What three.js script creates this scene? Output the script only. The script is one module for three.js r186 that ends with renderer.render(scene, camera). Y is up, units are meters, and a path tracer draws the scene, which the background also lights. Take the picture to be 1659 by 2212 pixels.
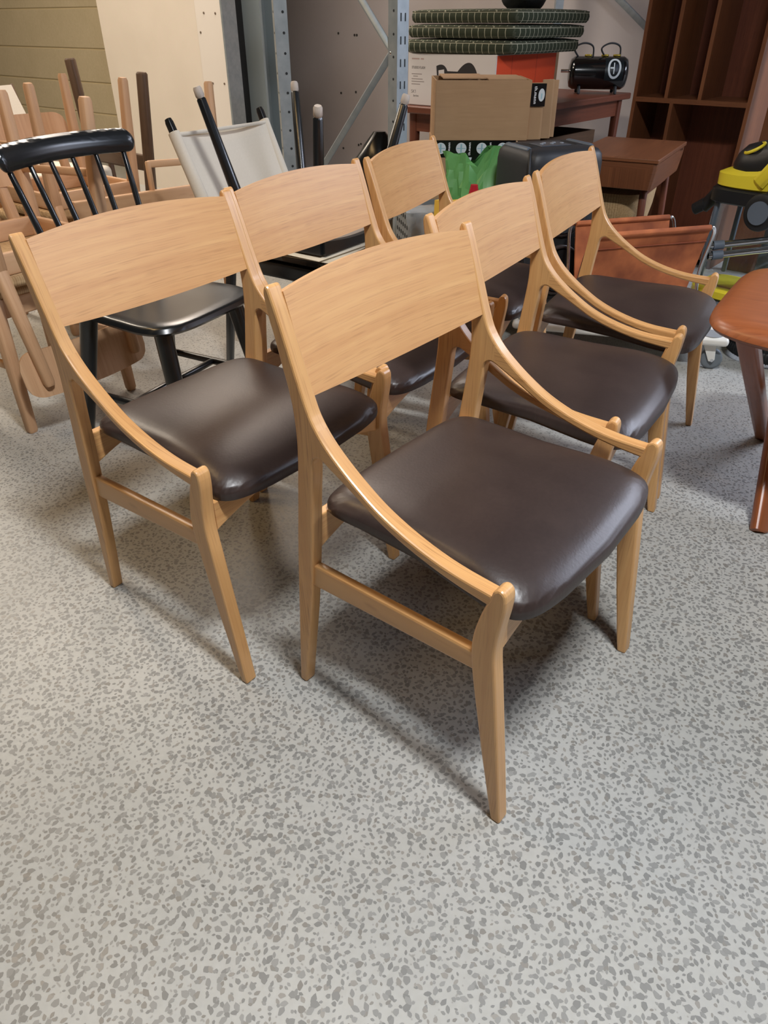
import * as THREE from 'three';
import { RoundedBoxGeometry } from 'three/addons/geometries/RoundedBoxGeometry.js';
import { mergeGeometries, mergeVertices, toCreasedNormals } from 'three/addons/utils/BufferGeometryUtils.js';
import { RectAreaLightUniformsLib } from 'three/addons/lights/RectAreaLightUniformsLib.js';

// ---------------------------------------------------------------- camera, light, exposure
const scene = new THREE.Scene();
scene.background = new THREE.Color(0x0b0b0c);
const D = Math.PI / 180;
const camera = new THREE.PerspectiveCamera(71.096, 1659 / 2212, 0.05, 60);
camera.position.set(0, 1.09963, 0);
camera.rotation.set(-34.357 * D, 0, 0);
const renderer = new THREE.WebGLRenderer({ antialias: true });
renderer.toneMapping = THREE.LinearToneMapping;
renderer.toneMappingExposure = 1.06;
renderer.shadowMap.enabled = true;
RectAreaLightUniformsLib.init();
// ceiling lamps: [x, height, depth, turn, length, width, colour, radiance]
const LAMPS = [
  [0.48, 3.20, 0.22, 20, 0.60, 0.16, 0xf2f5f8, 370, 'cool white lamp hanging almost above the nearest chair'],
  [-1.75, 3.20, 1.75, 52, 1.25, 0.22, 0xffd496, 18, 'warm white lamp hanging over the black spindle chair'],
  [4.10, 2.60, 2.60, 70, 2.40, 0.60, 0xe0eaff, 34, 'wide cool white lamp hanging over the teak table'],
  [-3.20, 3.20, 4.60, 52, 2.40, 0.50, 0xffeed8, 21, 'warm white lamp hanging before the block wall'],
  [-1.10, 3.20, 5.30, 52, 2.40, 0.50, 0xfff0e2, 16, 'warm white lamp hanging before the racking'],
];

// ---------------------------------------------------------------- helpers
let seed = 7;
const rnd = () => { seed = (seed * 1664525 + 1013904223) >>> 0; return seed / 4294967296; };
const rr = (a, b) => a + (b - a) * rnd();
const lerp = (a, b, t) => a + (b - a) * t;
const clamp = (x, a = 0, b = 1) => Math.min(b, Math.max(a, x));
const smooth = (a, b, x) => { const t = clamp((x - a) / (b - a)); return t * t * (3 - 2 * t); };
const V = (x, y, z) => new THREE.Vector3(x, y, z);
const P = (x, y, z) => new THREE.Vector3(x, y, -z);        // plan coordinates: z is the distance in front of the camera
const hash = (x, y, s = 0) => { let h = (x * 374761393 + y * 668265263 + s * 1274126177) | 0; h = Math.imul(h ^ (h >>> 13), 1274126177); return ((h ^ (h >>> 16)) >>> 0) / 4294967296; };
function vnoise(x, y, px, py, s) {                          // value noise, periodic over px, py cells
  const xi = Math.floor(x), yi = Math.floor(y), fx = x - xi, fy = y - yi;
  const u = fx * fx * (3 - 2 * fx), v = fy * fy * (3 - 2 * fy), m = (a, n) => ((a % n) + n) % n;
  const a = hash(m(xi, px), m(yi, py), s), b = hash(m(xi + 1, px), m(yi, py), s), c = hash(m(xi, px), m(yi + 1, py), s), d = hash(m(xi + 1, px), m(yi + 1, py), s);
  return lerp(lerp(a, b, u), lerp(c, d, u), v);
}
const fbm = (u, v, nx, ny, s, o = 4) => { let f = 0, a = 0.5, t = 0; for (let i = 0; i < o; i++) { f += a * vnoise(u * nx, v * ny, nx, ny, s + i); t += a; a *= 0.5; nx *= 2; ny *= 2; } return f / t; };
function tex(w, h, fn, { srgb = true, sx = 1, sy = 1 } = {}) {
  const d = new Uint8Array(w * h * 4);
  for (let y = 0; y < h; y++) for (let x = 0; x < w; x++) { const c = fn((x + 0.5) / w, (y + 0.5) / h), i = (y * w + x) * 4; d[i] = clamp(c[0], 0, 255); d[i + 1] = clamp(c[1], 0, 255); d[i + 2] = clamp(c[2], 0, 255); d[i + 3] = 255; }
  const t = new THREE.DataTexture(d, w, h); t.wrapS = t.wrapT = THREE.RepeatWrapping; t.magFilter = THREE.LinearFilter; t.minFilter = THREE.LinearMipmapLinearFilter; t.generateMipmaps = true;
  if (srgb) t.colorSpace = THREE.SRGBColorSpace;
  t.repeat.set(1 / sx, 1 / sy); t.needsUpdate = true; return t;
}
const mix3 = (a, b, t) => [lerp(a[0], b[0], t), lerp(a[1], b[1], t), lerp(a[2], b[2], t)];
function woodTex(s, light, dark, pore, sx = 0.24, sy = 0.9, por = 1) {     // v runs along the grain
  return tex(384, 768, (u, v) => {
    const w = u + 0.05 * (fbm(u, v, 2, 2, s + 9, 2) - 0.5);
    const g = fbm(w, v, 36, 3, s, 4), band = 0.5 + 0.5 * Math.sin((w * 7 + 1.8 * fbm(u, v, 2, 2, s + 3, 3)) * Math.PI * 2), blot = fbm(u, v, 3, 3, s + 7, 3);
    let c = mix3(light, dark, clamp(0.55 * g + 0.14 * band + 0.5 * (blot - 0.4)));
    const p = vnoise(w * 170, v * 18, 170, 18, s + 5), q = vnoise(w * 5, v * 4, 5, 4, s + 6);
    if (p > 0.62) c = mix3(c, pore, clamp((p - 0.62) * 1.15 * por * (0.25 + q)));
    return c;
  }, { sx, sy });
}
const std = (color, rough, o = {}) => new THREE.MeshStandardMaterial({ color, roughness: rough, ...o });
const phy = (color, rough, o = {}) => new THREE.MeshPhysicalMaterial({ color, roughness: rough, ...o });

// names, labels
const taken = {};
const numbered = (n) => { const k = taken[n] = (taken[n] ?? -1) + 1; return k ? n + '_' + String(k).padStart(3, '0') : n; };
function shadows(o) { o.traverse((m) => { if (m.isMesh) { m.castShadow = true; m.receiveShadow = true; } }); }
function thing(name, label, category, x = 0, z = 0, a = 90, { y = 0, group } = {}) {      // a: the heading of the thing's front in the plan
  const g = new THREE.Group(); g.name = numbered(name); g.position.set(x, y, -z); g.rotation.y = (90 - a) * D;
  g.userData = { label, category }; if (group) g.userData.group = group; scene.add(g); return g;
}
function part(name, geo, mat, parent, label) {
  const m = new THREE.Mesh(Array.isArray(geo) ? merge(geo) : geo, mat); m.name = name; if (label) m.userData.label = label; m.castShadow = m.receiveShadow = true; parent.add(m); return m;
}
function struct(name, geo, mat, label) { const m = new THREE.Mesh(geo, mat); m.name = name; m.userData = { label, category: name.split('_')[0], kind: 'structure' }; m.castShadow = m.receiveShadow = true; scene.add(m); return m; }
function structGroup(name, label, category) { const g = new THREE.Group(); g.name = name; g.userData = { label, category, kind: 'structure' }; scene.add(g); return g; }
function copyOf(o, x, z, a, label, group, y = 0) { const c = o.clone(); c.name = numbered(o.name.replace(/_\d\d\d$/, '')); c.position.set(x, y, -z); c.rotation.set(0, (90 - a) * D, 0); c.userData = { label, category: o.userData.category }; if (group) c.userData.group = group; scene.add(c); return c; }

// geometry
const clean = (g) => { g = g.index ? g.toNonIndexed() : g; for (const k of Object.keys(g.attributes)) if (!['position', 'normal', 'uv'].includes(k)) g.deleteAttribute(k); return g; };
const merge = (gs) => mergeGeometries(gs.map(clean));
const move = (g, x, y, z) => g.translate(x, y, z);
const box = (w, h, d, x = 0, y = 0, z = 0, r = 0) => { const g = r > 0 ? new RoundedBoxGeometry(w, h, d, 2, r) : new THREE.BoxGeometry(w, h, d); boxUV(g, w > h && w > d ? 'x' : d > h ? 'z' : 'y'); return g.translate(x, y, z); };
function boxUV(g, along = 'y', off = 0) {       // uv in metres, v along the grain
  const p = g.attributes.position, n = g.attributes.normal, uv = new Float32Array(p.count * 2);
  for (let i = 0; i < p.count; i++) {
    const c = { x: p.getX(i), y: p.getY(i), z: p.getZ(i) }, m = { x: Math.abs(n.getX(i)), y: Math.abs(n.getY(i)), z: Math.abs(n.getZ(i)) };
    const rest = ['x', 'y', 'z'].filter((k) => k !== along), across = m[rest[0]] > m[rest[1]] ? rest[1] : rest[0];
    uv[2 * i] = c[across] + off; uv[2 * i + 1] = c[along] + off * 0.7;
  }
  g.setAttribute('uv', new THREE.BufferAttribute(uv, 2)); return g;
}
function fromGrid(rows, closedU, capA, capB, uvs) {        // rows of points -> smooth surface, ends optionally closed by fans
  const pos = [], uv = [], idx = [], nr = rows.length, nc = rows[0].length;
  rows.forEach((r, j) => r.forEach((p, i) => { pos.push(p.x, p.y, p.z); const t = uvs ? uvs(i, j) : [i / (nc - 1), j / (nr - 1)]; uv.push(t[0], t[1]); }));
  for (let j = 0; j < nr - 1; j++) for (let i = 0; i < (closedU ? nc : nc - 1); i++) { const a = j * nc + i, b = j * nc + (i + 1) % nc, c = a + nc, d = b + nc; idx.push(a, b, d, a, d, c); }
  const cap = (j, flip) => { const c = rows[j].reduce((s, p) => s.add(p), V(0, 0, 0)).multiplyScalar(1 / nc), k = pos.length / 3; pos.push(c.x, c.y, c.z); uv.push(0.01, 0.01); for (let i = 0; i < nc; i++) { const a = j * nc + i, b = j * nc + (i + 1) % nc; flip ? idx.push(k, b, a) : idx.push(k, a, b); } };
  if (capA) cap(0, true); if (capB) cap(nr - 1, false);
  const g = new THREE.BufferGeometry(); g.setAttribute('position', new THREE.Float32BufferAttribute(pos, 3)); g.setAttribute('uv', new THREE.Float32BufferAttribute(uv, 2)); g.setIndex(idx);
  return toCreasedNormals(g, 0.75);
}
function limb(p, q, w0, d0, w1 = w0, d1 = d0, { n = 2, seg = 14, up, cap = 0.004, mid } = {}) {      // straight tapered bar, superellipse section (n = 2 round, n = 6 nearly square)
  const dir = q.clone().sub(p), len = dir.length(); dir.normalize();
  up = up ?? (Math.abs(dir.y) > 0.7 ? V(0, 0, 1) : V(0, 1, 0));
  const a = up.clone().cross(dir).normalize(), b = dir.clone().cross(a).normalize(), c = Math.min(0.3, cap / len);
  const ts = mid ? [[0, 0.78], [c, 1], [0.25, 1], [0.5, 1], [0.75, 1], [1 - c, 1], [1, 0.78]] : [[0, 0.78], [c, 1], [1 - c, 1], [1, 0.78]];
  const rows = ts.map(([t, s]) => Array.from({ length: seg }, (_, i) => {
    const th = i / seg * Math.PI * 2 + Math.PI / seg, k = mid ? 1 + mid * Math.sin(Math.PI * t) : 1;
    const ex = Math.sign(Math.cos(th)) * Math.abs(Math.cos(th)) ** (2 / n), ey = Math.sign(Math.sin(th)) * Math.abs(Math.sin(th)) ** (2 / n);
    return p.clone().addScaledVector(dir, t * len).addScaledVector(a, ex * s * k * lerp(w0, w1, t) / 2).addScaledVector(b, ey * s * k * lerp(d0, d1, t) / 2);
  }));
  return fromGrid(rows, true, true, true, (i, j) => [Math.abs(i / seg - 0.5) * 2 * (w0 + d0), ts[j][0] * len]);
}
function slab(fn, nu, nv, th, us = 1, vs = 1) {            // fn(u, v) -> middle surface; a sheet with thickness and edges
  const pt = (u, v) => fn(clamp(u), clamp(v)), e = 1e-3, F = [], B = [];
  for (let j = 0; j <= nv; j++) { F.push([]); B.push([]); for (let i = 0; i <= nu; i++) {
    const u = i / nu, v = j / nv, c = pt(u, v), du = pt(u + e, v).sub(pt(u - e, v)), dv = pt(u, v + e).sub(pt(u, v - e)), n = du.cross(dv).normalize();
    F[j].push(c.clone().addScaledVector(n, th / 2)); B[j].push(c.clone().addScaledVector(n, -th / 2)); } }
  const uvf = (i, j) => [i / nu * us, j / nv * vs];
  const edge = (a, b) => fromGrid([a, b], false, false, false, (i, j) => [i / (a.length - 1) * us, j * th]);
  const fl = (r) => r.slice().reverse();
  return merge([fromGrid(F, false, false, false, uvf), fromGrid(B.map(fl), false, false, false, (i, j) => [(1 - i / nu) * us, j / nv * vs]),
    edge(B[0], F[0]), edge(F[nv], B[nv]), edge(F.map((r) => r[0]), B.map((r) => r[0])), edge(B.map((r) => r[nu]), F.map((r) => r[nu]))]);
}
const spline = (pts, n, closed = false) => new THREE.CatmullRomCurve3(pts, closed, 'catmullrom', 0.5).getSpacedPoints(n);
const tube = (pts, r, n = 48, seg = 10, closed = false) => new THREE.TubeGeometry(new THREE.CatmullRomCurve3(pts, closed, 'centripetal'), n, r, seg, closed);
function ringXZ(hx, hz, n, N, y, cx = 0, cz = 0, f) { return Array.from({ length: N }, (_, i) => { const t = -i / N * Math.PI * 2, c = Math.cos(t), s = Math.sin(t); let x = Math.sign(c) * Math.abs(c) ** (2 / n) * hx, z = Math.sign(s) * Math.abs(s) ** (2 / n) * hz; const p = V(cx + x, y, cz + z); return f ? f(p) : p; }); }
const loft = (rows, us = 1, vs = 1) => fromGrid(rows, true, true, true, (i, j) => [Math.abs(i / rows[0].length - 0.5) * 2 * us, j / (rows.length - 1) * vs]);
function extr(shape, depth, bevel = 0, seg = 2) { return new THREE.ExtrudeGeometry(shape, { depth: depth - 2 * bevel, bevelEnabled: bevel > 0, bevelSize: bevel, bevelThickness: bevel, bevelOffset: -bevel, bevelSegments: seg, curveSegments: 10 }).translate(0, 0, bevel); }

// ---------------------------------------------------------------- materials
const oakTexA = woodTex(11, [218, 170, 112], [188, 134, 80], [142, 94, 52]);
const oakTexB = woodTex(31, [218, 170, 112], [188, 132, 80], [142, 94, 52], 0.2, 0.8, 0.8);
const oak = phy(0xffffff, 0.42, { map: oakTexA, clearcoat: 0.35, clearcoatRoughness: 0.28, bumpMap: oakTexA, bumpScale: 0.0001 });
const oakPanel = phy(0xffffff, 0.40, { map: oakTexB, clearcoat: 0.25, clearcoatRoughness: 0.38, bumpMap: oakTexB, bumpScale: 0.00012 });
const leatherBump = tex(512, 512, (u, v) => { const a = fbm(u, v, 96, 96, 41, 3), b = fbm(u, v, 7, 7, 44, 4); const k = 255 * (0.8 * a + 0.2 * b); return [k, k, k]; }, { srgb: false, sx: 0.3, sy: 0.3 });
const leatherMap = tex(512, 512, (u, v) => mix3([45, 35, 33], [62, 50, 46], fbm(u, v, 6, 6, 51, 5) * 0.8 + 0.25 * fbm(u, v, 120, 120, 55, 1)), { sx: 0.45, sy: 0.45 });
const leather = phy(0xffffff, 0.37, { map: leatherMap, bumpMap: leatherBump, bumpScale: 0.00012 });
const beechTex = woodTex(61, [212, 172, 134], [190, 146, 108], [164, 118, 82], 0.22, 0.8, 0.7);
const beech = phy(0xffffff, 0.5, { map: beechTex });
const teakTex = woodTex(71, [174, 110, 68], [142, 84, 50], [104, 58, 34]);
const teak = phy(0xffffff, 0.38, { map: teakTex, clearcoat: 0.2, clearcoatRoughness: 0.4 });
const tableTeak = phy(0xe8d8d2, 0.34, { map: teakTex, clearcoat: 0.25, clearcoatRoughness: 0.35 });
const brownTeakTex = woodTex(76, [146, 94, 62], [110, 68, 44], [80, 46, 30]);
const bookTeak = phy(0xdcd6d0, 0.42, { map: brownTeakTex });
const darkTeakTex = woodTex(81, [120, 66, 44], [88, 44, 28], [60, 30, 20]);
const darkTeak = phy(0xffffff, 0.45, { map: darkTeakTex });
const walnutTex = woodTex(91, [98, 72, 50], [70, 50, 34], [46, 32, 22]);
const walnut = phy(0xffffff, 0.55, { map: walnutTex });
const black = phy(0x14171a, 0.28, { clearcoat: 0.35, clearcoatRoughness: 0.25 });
const worn = std(0xb7aca2, 0.7);
const weaveTex = (s, a, b, size) => tex(128, 128, (u, v) => { const k = Math.sin(u * Math.PI * 16) * Math.sin(v * Math.PI * 16), n = fbm(u, v, 16, 16, s, 2); return mix3(a, b, clamp(0.5 + 0.35 * k + 0.5 * (n - 0.5))); }, { sx: size, sy: size });
const canvasTex = weaveTex(101, [222, 214, 200], [204, 195, 180], 0.03);
const canvas = std(0xffffff, 0.92, { map: canvasTex });
const wovenTex = tex(256, 256, (u, v) => { const k = 0.5 + 0.5 * Math.sin(u * Math.PI * 2 * 24), n = fbm(u, v, 24, 6, 106, 3), m = 0.5 + 0.5 * Math.sin(v * Math.PI * 2 * 7); return mix3([150, 116, 78], [214, 184, 140], clamp(0.3 * k + 0.4 * n + 0.35 * m)); }, { sx: 0.16, sy: 0.16 });
const woven = std(0xffffff, 0.85, { map: wovenTex, bumpMap: wovenTex, bumpScale: 0.001 });
const steelTex = tex(256, 256, (u, v) => mix3([150, 160, 166], [176, 184, 188], fbm(u, v, 12, 12, 121, 4)), { sx: 0.3, sy: 0.3 });
const steel = std(0xffffff, 0.45, { map: steelTex, metalness: 0.55 });
const chrome = std(0xd8dadc, 0.16, { metalness: 1 });
const kraftTex = tex(256, 256, (u, v) => mix3([176, 142, 106], [160, 126, 92], 0.6 * fbm(u, v, 40, 4, 131, 3) + 0.4 * fbm(u, v, 6, 6, 134, 4)), { sx: 0.3, sy: 0.3 });
const kraft = std(0xffffff, 0.8, { map: kraftTex });
const plaidTex = tex(256, 256, (u, v) => {
  let c = mix3([38, 46, 32], [58, 64, 44], 0.5 * fbm(u, v, 64, 64, 141, 2) + 0.5 * Math.abs(Math.sin(u * 40) * Math.sin(v * 40)));
  const l = (x, w) => Math.abs(((x * 2) % 1) - 0.5) < w;
  if (l(u, 0.045) || l(v, 0.045)) c = [166, 164, 142];
  return c;
}, { sx: 0.075, sy: 0.075 });
const plaid = std(0xffffff, 0.95, { map: plaidTex });
const suedeTex = tex(256, 256, (u, v) => mix3([186, 106, 60], [132, 68, 36], clamp(2.0 * fbm(u, v, 6, 6, 151, 5) - 0.5)), { sx: 0.5, sy: 0.5 });
const suede = phy(0xffffff, 0.85, { map: suedeTex, sheen: 0.3, sheenRoughness: 0.6, sheenColor: new THREE.Color(0xd88050) });
const rubber = std(0x17181a, 0.6), blackPlastic = phy(0x1b1c1f, 0.42), greyPlastic = std(0x5a6470, 0.5), whitePlastic = phy(0xe4e2da, 0.4), yellowPlastic = phy(0xe6d23a, 0.35);
const clearPlastic = phy(0xf2f6f6, 0.06, { transmission: 1, thickness: 0, ior: 1.45 });
const bagFilm = phy(0xe8ecee, 0.18, { transmission: 0.75, thickness: 0 });
const binFilm = phy(0x0e0f10, 0.22, {});
const greenFilm = phy(0x64a05c, 0.32, {});
const wickerTex = tex(256, 256, (u, v) => { const a = Math.abs(Math.sin(u * Math.PI * 16)), b = Math.abs(Math.sin(v * Math.PI * 28)); return mix3([150, 118, 80], [214, 184, 138], clamp(0.6 * a * b + 0.5 * fbm(u, v, 30, 30, 161, 2))); }, { sx: 0.12, sy: 0.12 });
const wicker = std(0xffffff, 0.85, { map: wickerTex, bumpMap: wickerTex, bumpScale: 0.002 });
const slabTex = tex(1024, 1024, (u, v) => {
  const big = fbm(u, v, 4, 4, 171, 4), fine = fbm(u, v, 200, 200, 175, 2), sp = vnoise(u * 420, v * 420, 420, 420, 178);
  let c = mix3([157, 156, 151], [177, 176, 170], clamp(0.75 * big + 0.35 * fine)); if (sp > 0.93) c = mix3(c, [112, 109, 103], 0.5); return c;
}, { sx: 1.9, sy: 1.9 });
const slabRough = tex(512, 512, (u, v) => { const k = 255 * (0.36 + 0.24 * fbm(u, v, 6, 6, 181, 5)); return [k, k, k]; }, { srgb: false, sx: 1.3, sy: 1.3 });
const slabBump = tex(512, 512, (u, v) => { const k = 255 * fbm(u, v, 60, 60, 185, 3); return [k, k, k]; }, { srgb: false, sx: 0.6, sy: 0.6 });
const concrete = std(0xffffff, 1, { map: slabTex, roughnessMap: slabRough, bumpMap: slabBump, bumpScale: 0.0006 });
const chipMat = std(0xffffff, 0.42);
const plasterTex = tex(512, 512, (u, v) => mix3([216, 204, 188], [228, 217, 202], fbm(u, v, 5, 5, 191, 5)), { sx: 1.6, sy: 1.6 });
const plaster = std(0xffffff, 0.9, { map: plasterTex });
const boardTex = tex(512, 512, (u, v) => mix3([178, 170, 167], [194, 186, 183], fbm(u, v, 5, 5, 195, 5)), { sx: 2, sy: 2 });
const boardMat = std(0xffffff, 0.9, { map: boardTex });
const wallPaint = std(0x77736c, 0.9);
const blockTex = tex(512, 512, (u, v) => mix3([188, 172, 138], [206, 190, 158], 0.55 * fbm(u, v, 8, 8, 201, 5) + 0.45 * fbm(u, v, 90, 90, 205, 2)), { sx: 1.2, sy: 1.2 });
const block = std(0xffffff, 0.95, { map: blockTex, bumpMap: blockTex, bumpScale: 0.003 });

// ---------------------------------------------------------------- the room (axes turned 38 degrees to the camera)
const A0 = 38, RC = Math.cos(A0 * D), RS = Math.sin(A0 * D);
const roomTurn = (90 - A0) * D;                             // local z runs along the back wall (towards the right), local x away from the camera
const inRoom = (o) => { o.rotation.y = roomTurn; return o; };
const rbox = (e1a, e1b, e2a, e2b, y0, y1, along = 'y') => { const g = new THREE.BoxGeometry(e2b - e2a, y1 - y0, e1b - e1a); g.translate((e2a + e2b) / 2, (y0 + y1) / 2, (e1a + e1b) / 2); return boxUV(g, along); };
const floor = structGroup('floor', 'grey polished concrete floor with exposed dark aggregate', 'floor');
{
  const g = rbox(-9.4, 5.2, -4.2, 5.6, -0.15, 0, 'z'); const m = part('slab', g, concrete, floor); inRoom(m);
  // aggregate: flat stone chips ground flush with the slab
  const shapes = Array.from({ length: 6 }, (_, k) => {
    const n = 8, sh = new THREE.Shape(), st = rr(0.58, 1.0);
    for (let i = 0; i < n; i++) { const t = (i + rr(-0.3, 0.3)) / n * Math.PI * 2, r = rr(0.72, 1.12); i ? sh.lineTo(Math.cos(t) * r, Math.sin(t) * r * st) : sh.moveTo(Math.cos(t) * r, Math.sin(t) * r * st); }
    return new THREE.ShapeGeometry(sh, 2).rotateX(-Math.PI / 2);
  });
  const lists = shapes.map(() => []), cell = 0.0096;
  for (let z = 0.25; z < 4.2; z += cell) {
    const half = Math.min(2.4, 0.62 * (0.62 + 0.83 * z) + 0.25);
    for (let x = -half; x < half; x += cell) { const worn = smooth(1.25, 2.3, z + 0.5 * (fbm(x * 0.31 + 3, z * 0.31 + 3, 9, 9, 77, 3) - 0.5)); if (rnd() < 0.06 + 0.30 * worn) { continue; } lists[(rnd() * 6) | 0].push([x + rr(-0.5, 0.5) * cell, z + rr(-0.5, 0.5) * cell, worn]); }
  }
  const mt = new THREE.Matrix4(), q = new THREE.Quaternion(), col = new THREE.Color(), UP = V(0, 1, 0);
  lists.forEach((l, k) => {
    const im = new THREE.InstancedMesh(shapes[k], chipMat, l.length); im.name = 'aggregate'; im.userData = { kind: 'stuff', label: 'dark grey stone chips ground flush in the concrete' };
    l.forEach(([x, z, worn], i) => {
      const big = rnd() ** 1.4, r = (0.0027 + 0.0041 * big) * (1 - 0.25 * worn);
      q.setFromAxisAngle(UP, rr(0, 6.283)); mt.compose(P(x, 0.0002 + 0.0001 * rnd(), z), q, V(r, 1, r)); im.setMatrixAt(i, mt);
      const t = rnd(), g2 = rr(0.8, 1.12) * (1 + 0.12 * worn); col.setRGB((t > 0.8 ? 0.245 : 0.233) * g2, 0.231 * g2, (t > 0.8 ? 0.206 : 0.217) * g2); im.setColorAt(i, col);
    });
    im.castShadow = false; im.receiveShadow = true; floor.add(im);
  });
}
inRoom(struct('ceiling', rbox(-9.4, 5.2, -4.2, 5.6, 4.0, 4.15), std(0x62605d, 0.95), 'dark grey hall ceiling'));
inRoom(struct('wall_left', rbox(-9.4, -9.2, -4.2, 5.6, 0, 4, 'z'), wallPaint, 'plastered end wall on the far left'));
inRoom(struct('wall_right', rbox(5.0, 5.2, -4.2, 5.6, 0, 4, 'z'), wallPaint, 'plastered end wall on the far right'));
inRoom(struct('wall_front', rbox(-9.2, 5.0, -4.2, -4.0, 0, 4, 'z'), wallPaint, 'plastered wall behind the camera'));
{ // grey plasterboard wall behind the racking, with its screws
  const g = structGroup('wall_back', 'grey plasterboard wall with screw heads behind the racking', 'wall'); inRoom(g);
  part('board', rbox(-9.2, 5.0, 5.35, 5.55, 0, 4, 'z'), boardMat, g);
  for (const [e, y] of [[-4.655, 1.024], [-4.482, 1.013], [-4.458, 1.013], [-4.644, 0.6], [-4.479, 0.614], [-4.636, 0.177], [-4.459, 0.217], [-4.433, 0.226]])
    part('screw', new THREE.CylinderGeometry(0.009, 0.009, 0.004, 10).rotateZ(Math.PI / 2).translate(5.349, y, e), std(0x3c3a38, 0.6), g);
}
{ // painted masonry: long courses with recessed joints
  const g = structGroup('wall_block', 'olive beige block wall in long horizontal courses', 'wall'); inRoom(g);
  part('core', rbox(-9.2, -4.9, 4.309, 4.5, 0, 4, 'z'), std(0xd2c19a, 0.95), g);
  const ys = [0, 0.165, 0.405, 0.65, 0.905, 1.2, 1.45, 1.7, 1.95, 2.2, 2.45, 2.7, 2.95, 3.2, 3.45, 3.7, 4.0];
  for (let i = 0; i < ys.length - 1; i++) { const b = new RoundedBoxGeometry(0.05, ys[i + 1] - ys[i] - 0.012, 4.3, 2, 0.006); b.translate(4.325 + rr(-0.004, 0.004), (ys[i] + ys[i + 1]) / 2, -7.05); part('course', boxUV(b, 'z', rr(0, 1)), block, g); }
}
{ // plasterboard partition in front of it
  const g = structGroup('wall_partition', 'cream plasterboard partition with screw heads', 'wall'); inRoom(g);
  part('board', rbox(-5.66, -4.56, 3.8, 3.9, 0, 4, 'z'), plaster, g);
  part('end_board', rbox(-4.556, -4.30, 3.797, 3.9, 0, 4, 'y'), std(0xe2dad0, 0.9), g);
  part('edge_profile', rbox(-4.30, -4.285, 3.79, 3.91, 0, 4, 'y'), steel, g);
  for (const [e, y] of [[-4.471, 1.15], [-4.358, 1.147], [-4.525, 1.043], [-4.46, 0.752], [-4.342, 0.754], [-4.46, 0.36], [-4.35, 0.362]])
    part('screw', new THREE.CylinderGeometry(0.007, 0.007, 0.004, 10).rotateZ(Math.PI / 2).translate(3.796, y, e), std(0x6a5a4a, 0.6), g);
}
{ // steel column in the gap
  const g = structGroup('trim_1', 'grey green steel column beside the partition', 'column'); inRoom(g);
  part('flange', rbox(-4.62, -4.24, 4.08, 4.1, 0, 4), std(0x9aa6aa, 0.5, { metalness: 0.2 }), g);
  part('web', rbox(-4.44, -4.42, 4.1, 4.3, 0, 4), std(0x8f9ca2, 0.5, { metalness: 0.2 }), g);
  part('back_flange', rbox(-4.62, -4.24, 4.3, 4.32, 0, 4), std(0x8f9ca2, 0.5, { metalness: 0.2 }), g);
  part('rubber_seal', rbox(-4.54, -4.41, 4.0, 4.08, 0, 4), rubber, g);
  part('bolt', new THREE.CylinderGeometry(0.012, 0.012, 0.03, 6).rotateZ(Math.PI / 2).translate(4.066, 0.98, -4.5), steel, g);
}
// ceiling lamps
for (const [x, y, z, a, L, W, c, I, label] of LAMPS) {
  const g = thing('tube_lamp', label, 'lamp', x, z, a, { y, group: 'tube lamps under the ceiling' });
  part('housing', box(W + 0.04, 0.05, L + 0.04, 0, 0.036, 0, 0.012), whitePlastic, g);
  const gl = std(0x222222, 0.6, { emissive: new THREE.Color(c), emissiveIntensity: 6 });
  part('diffuser', box(W, 0.012, L, 0, 0.005, 0, 0.004), gl, g);
  for (const s of [-1, 1]) part('hanger_wire', new THREE.CylinderGeometry(0.002, 0.002, 4.0 - y - 0.06, 6).translate(0, 0.06 + (4.0 - y - 0.06) / 2, s * L * 0.35), steel, g);
  const l = new THREE.RectAreaLight(c, I, W, L); l.position.set(0, -0.006, 0); l.rotation.x = -Math.PI / 2; l.name = 'light'; g.add(l);
}

// ---------------------------------------------------------------- the six dining chairs
const planeX = (z, y) => 0.23797 + 0.04934 * z + 0.01768 * y;       // middle of the side frame
function sideGeo(shape, th, s, bevel = 0.0045, along = 'y', off = 0) {
  const g = extr(shape, th, bevel, 2), p = g.attributes.position;
  for (let i = 0; i < p.count; i++) { const z = p.getX(i), y = p.getY(i), d = p.getZ(i) - th / 2; p.setXYZ(i, s * (planeX(z, y) + d), y, z); }
  const h = g.index ? g.toNonIndexed() : g;
  if (s > 0) { for (const a of Object.values(h.attributes)) for (let i = 0; i < a.count; i += 3) for (let k = 0; k < a.itemSize; k++) { const t = a.array[(i + 1) * a.itemSize + k]; a.array[(i + 1) * a.itemSize + k] = a.array[(i + 2) * a.itemSize + k]; a.array[(i + 2) * a.itemSize + k] = t; } }
  h.deleteAttribute('normal'); h.deleteAttribute('uv');
  const out = toCreasedNormals(mergeVertices(h, 1e-6), 0.24); return boxUV(out, along, off);
}
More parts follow.
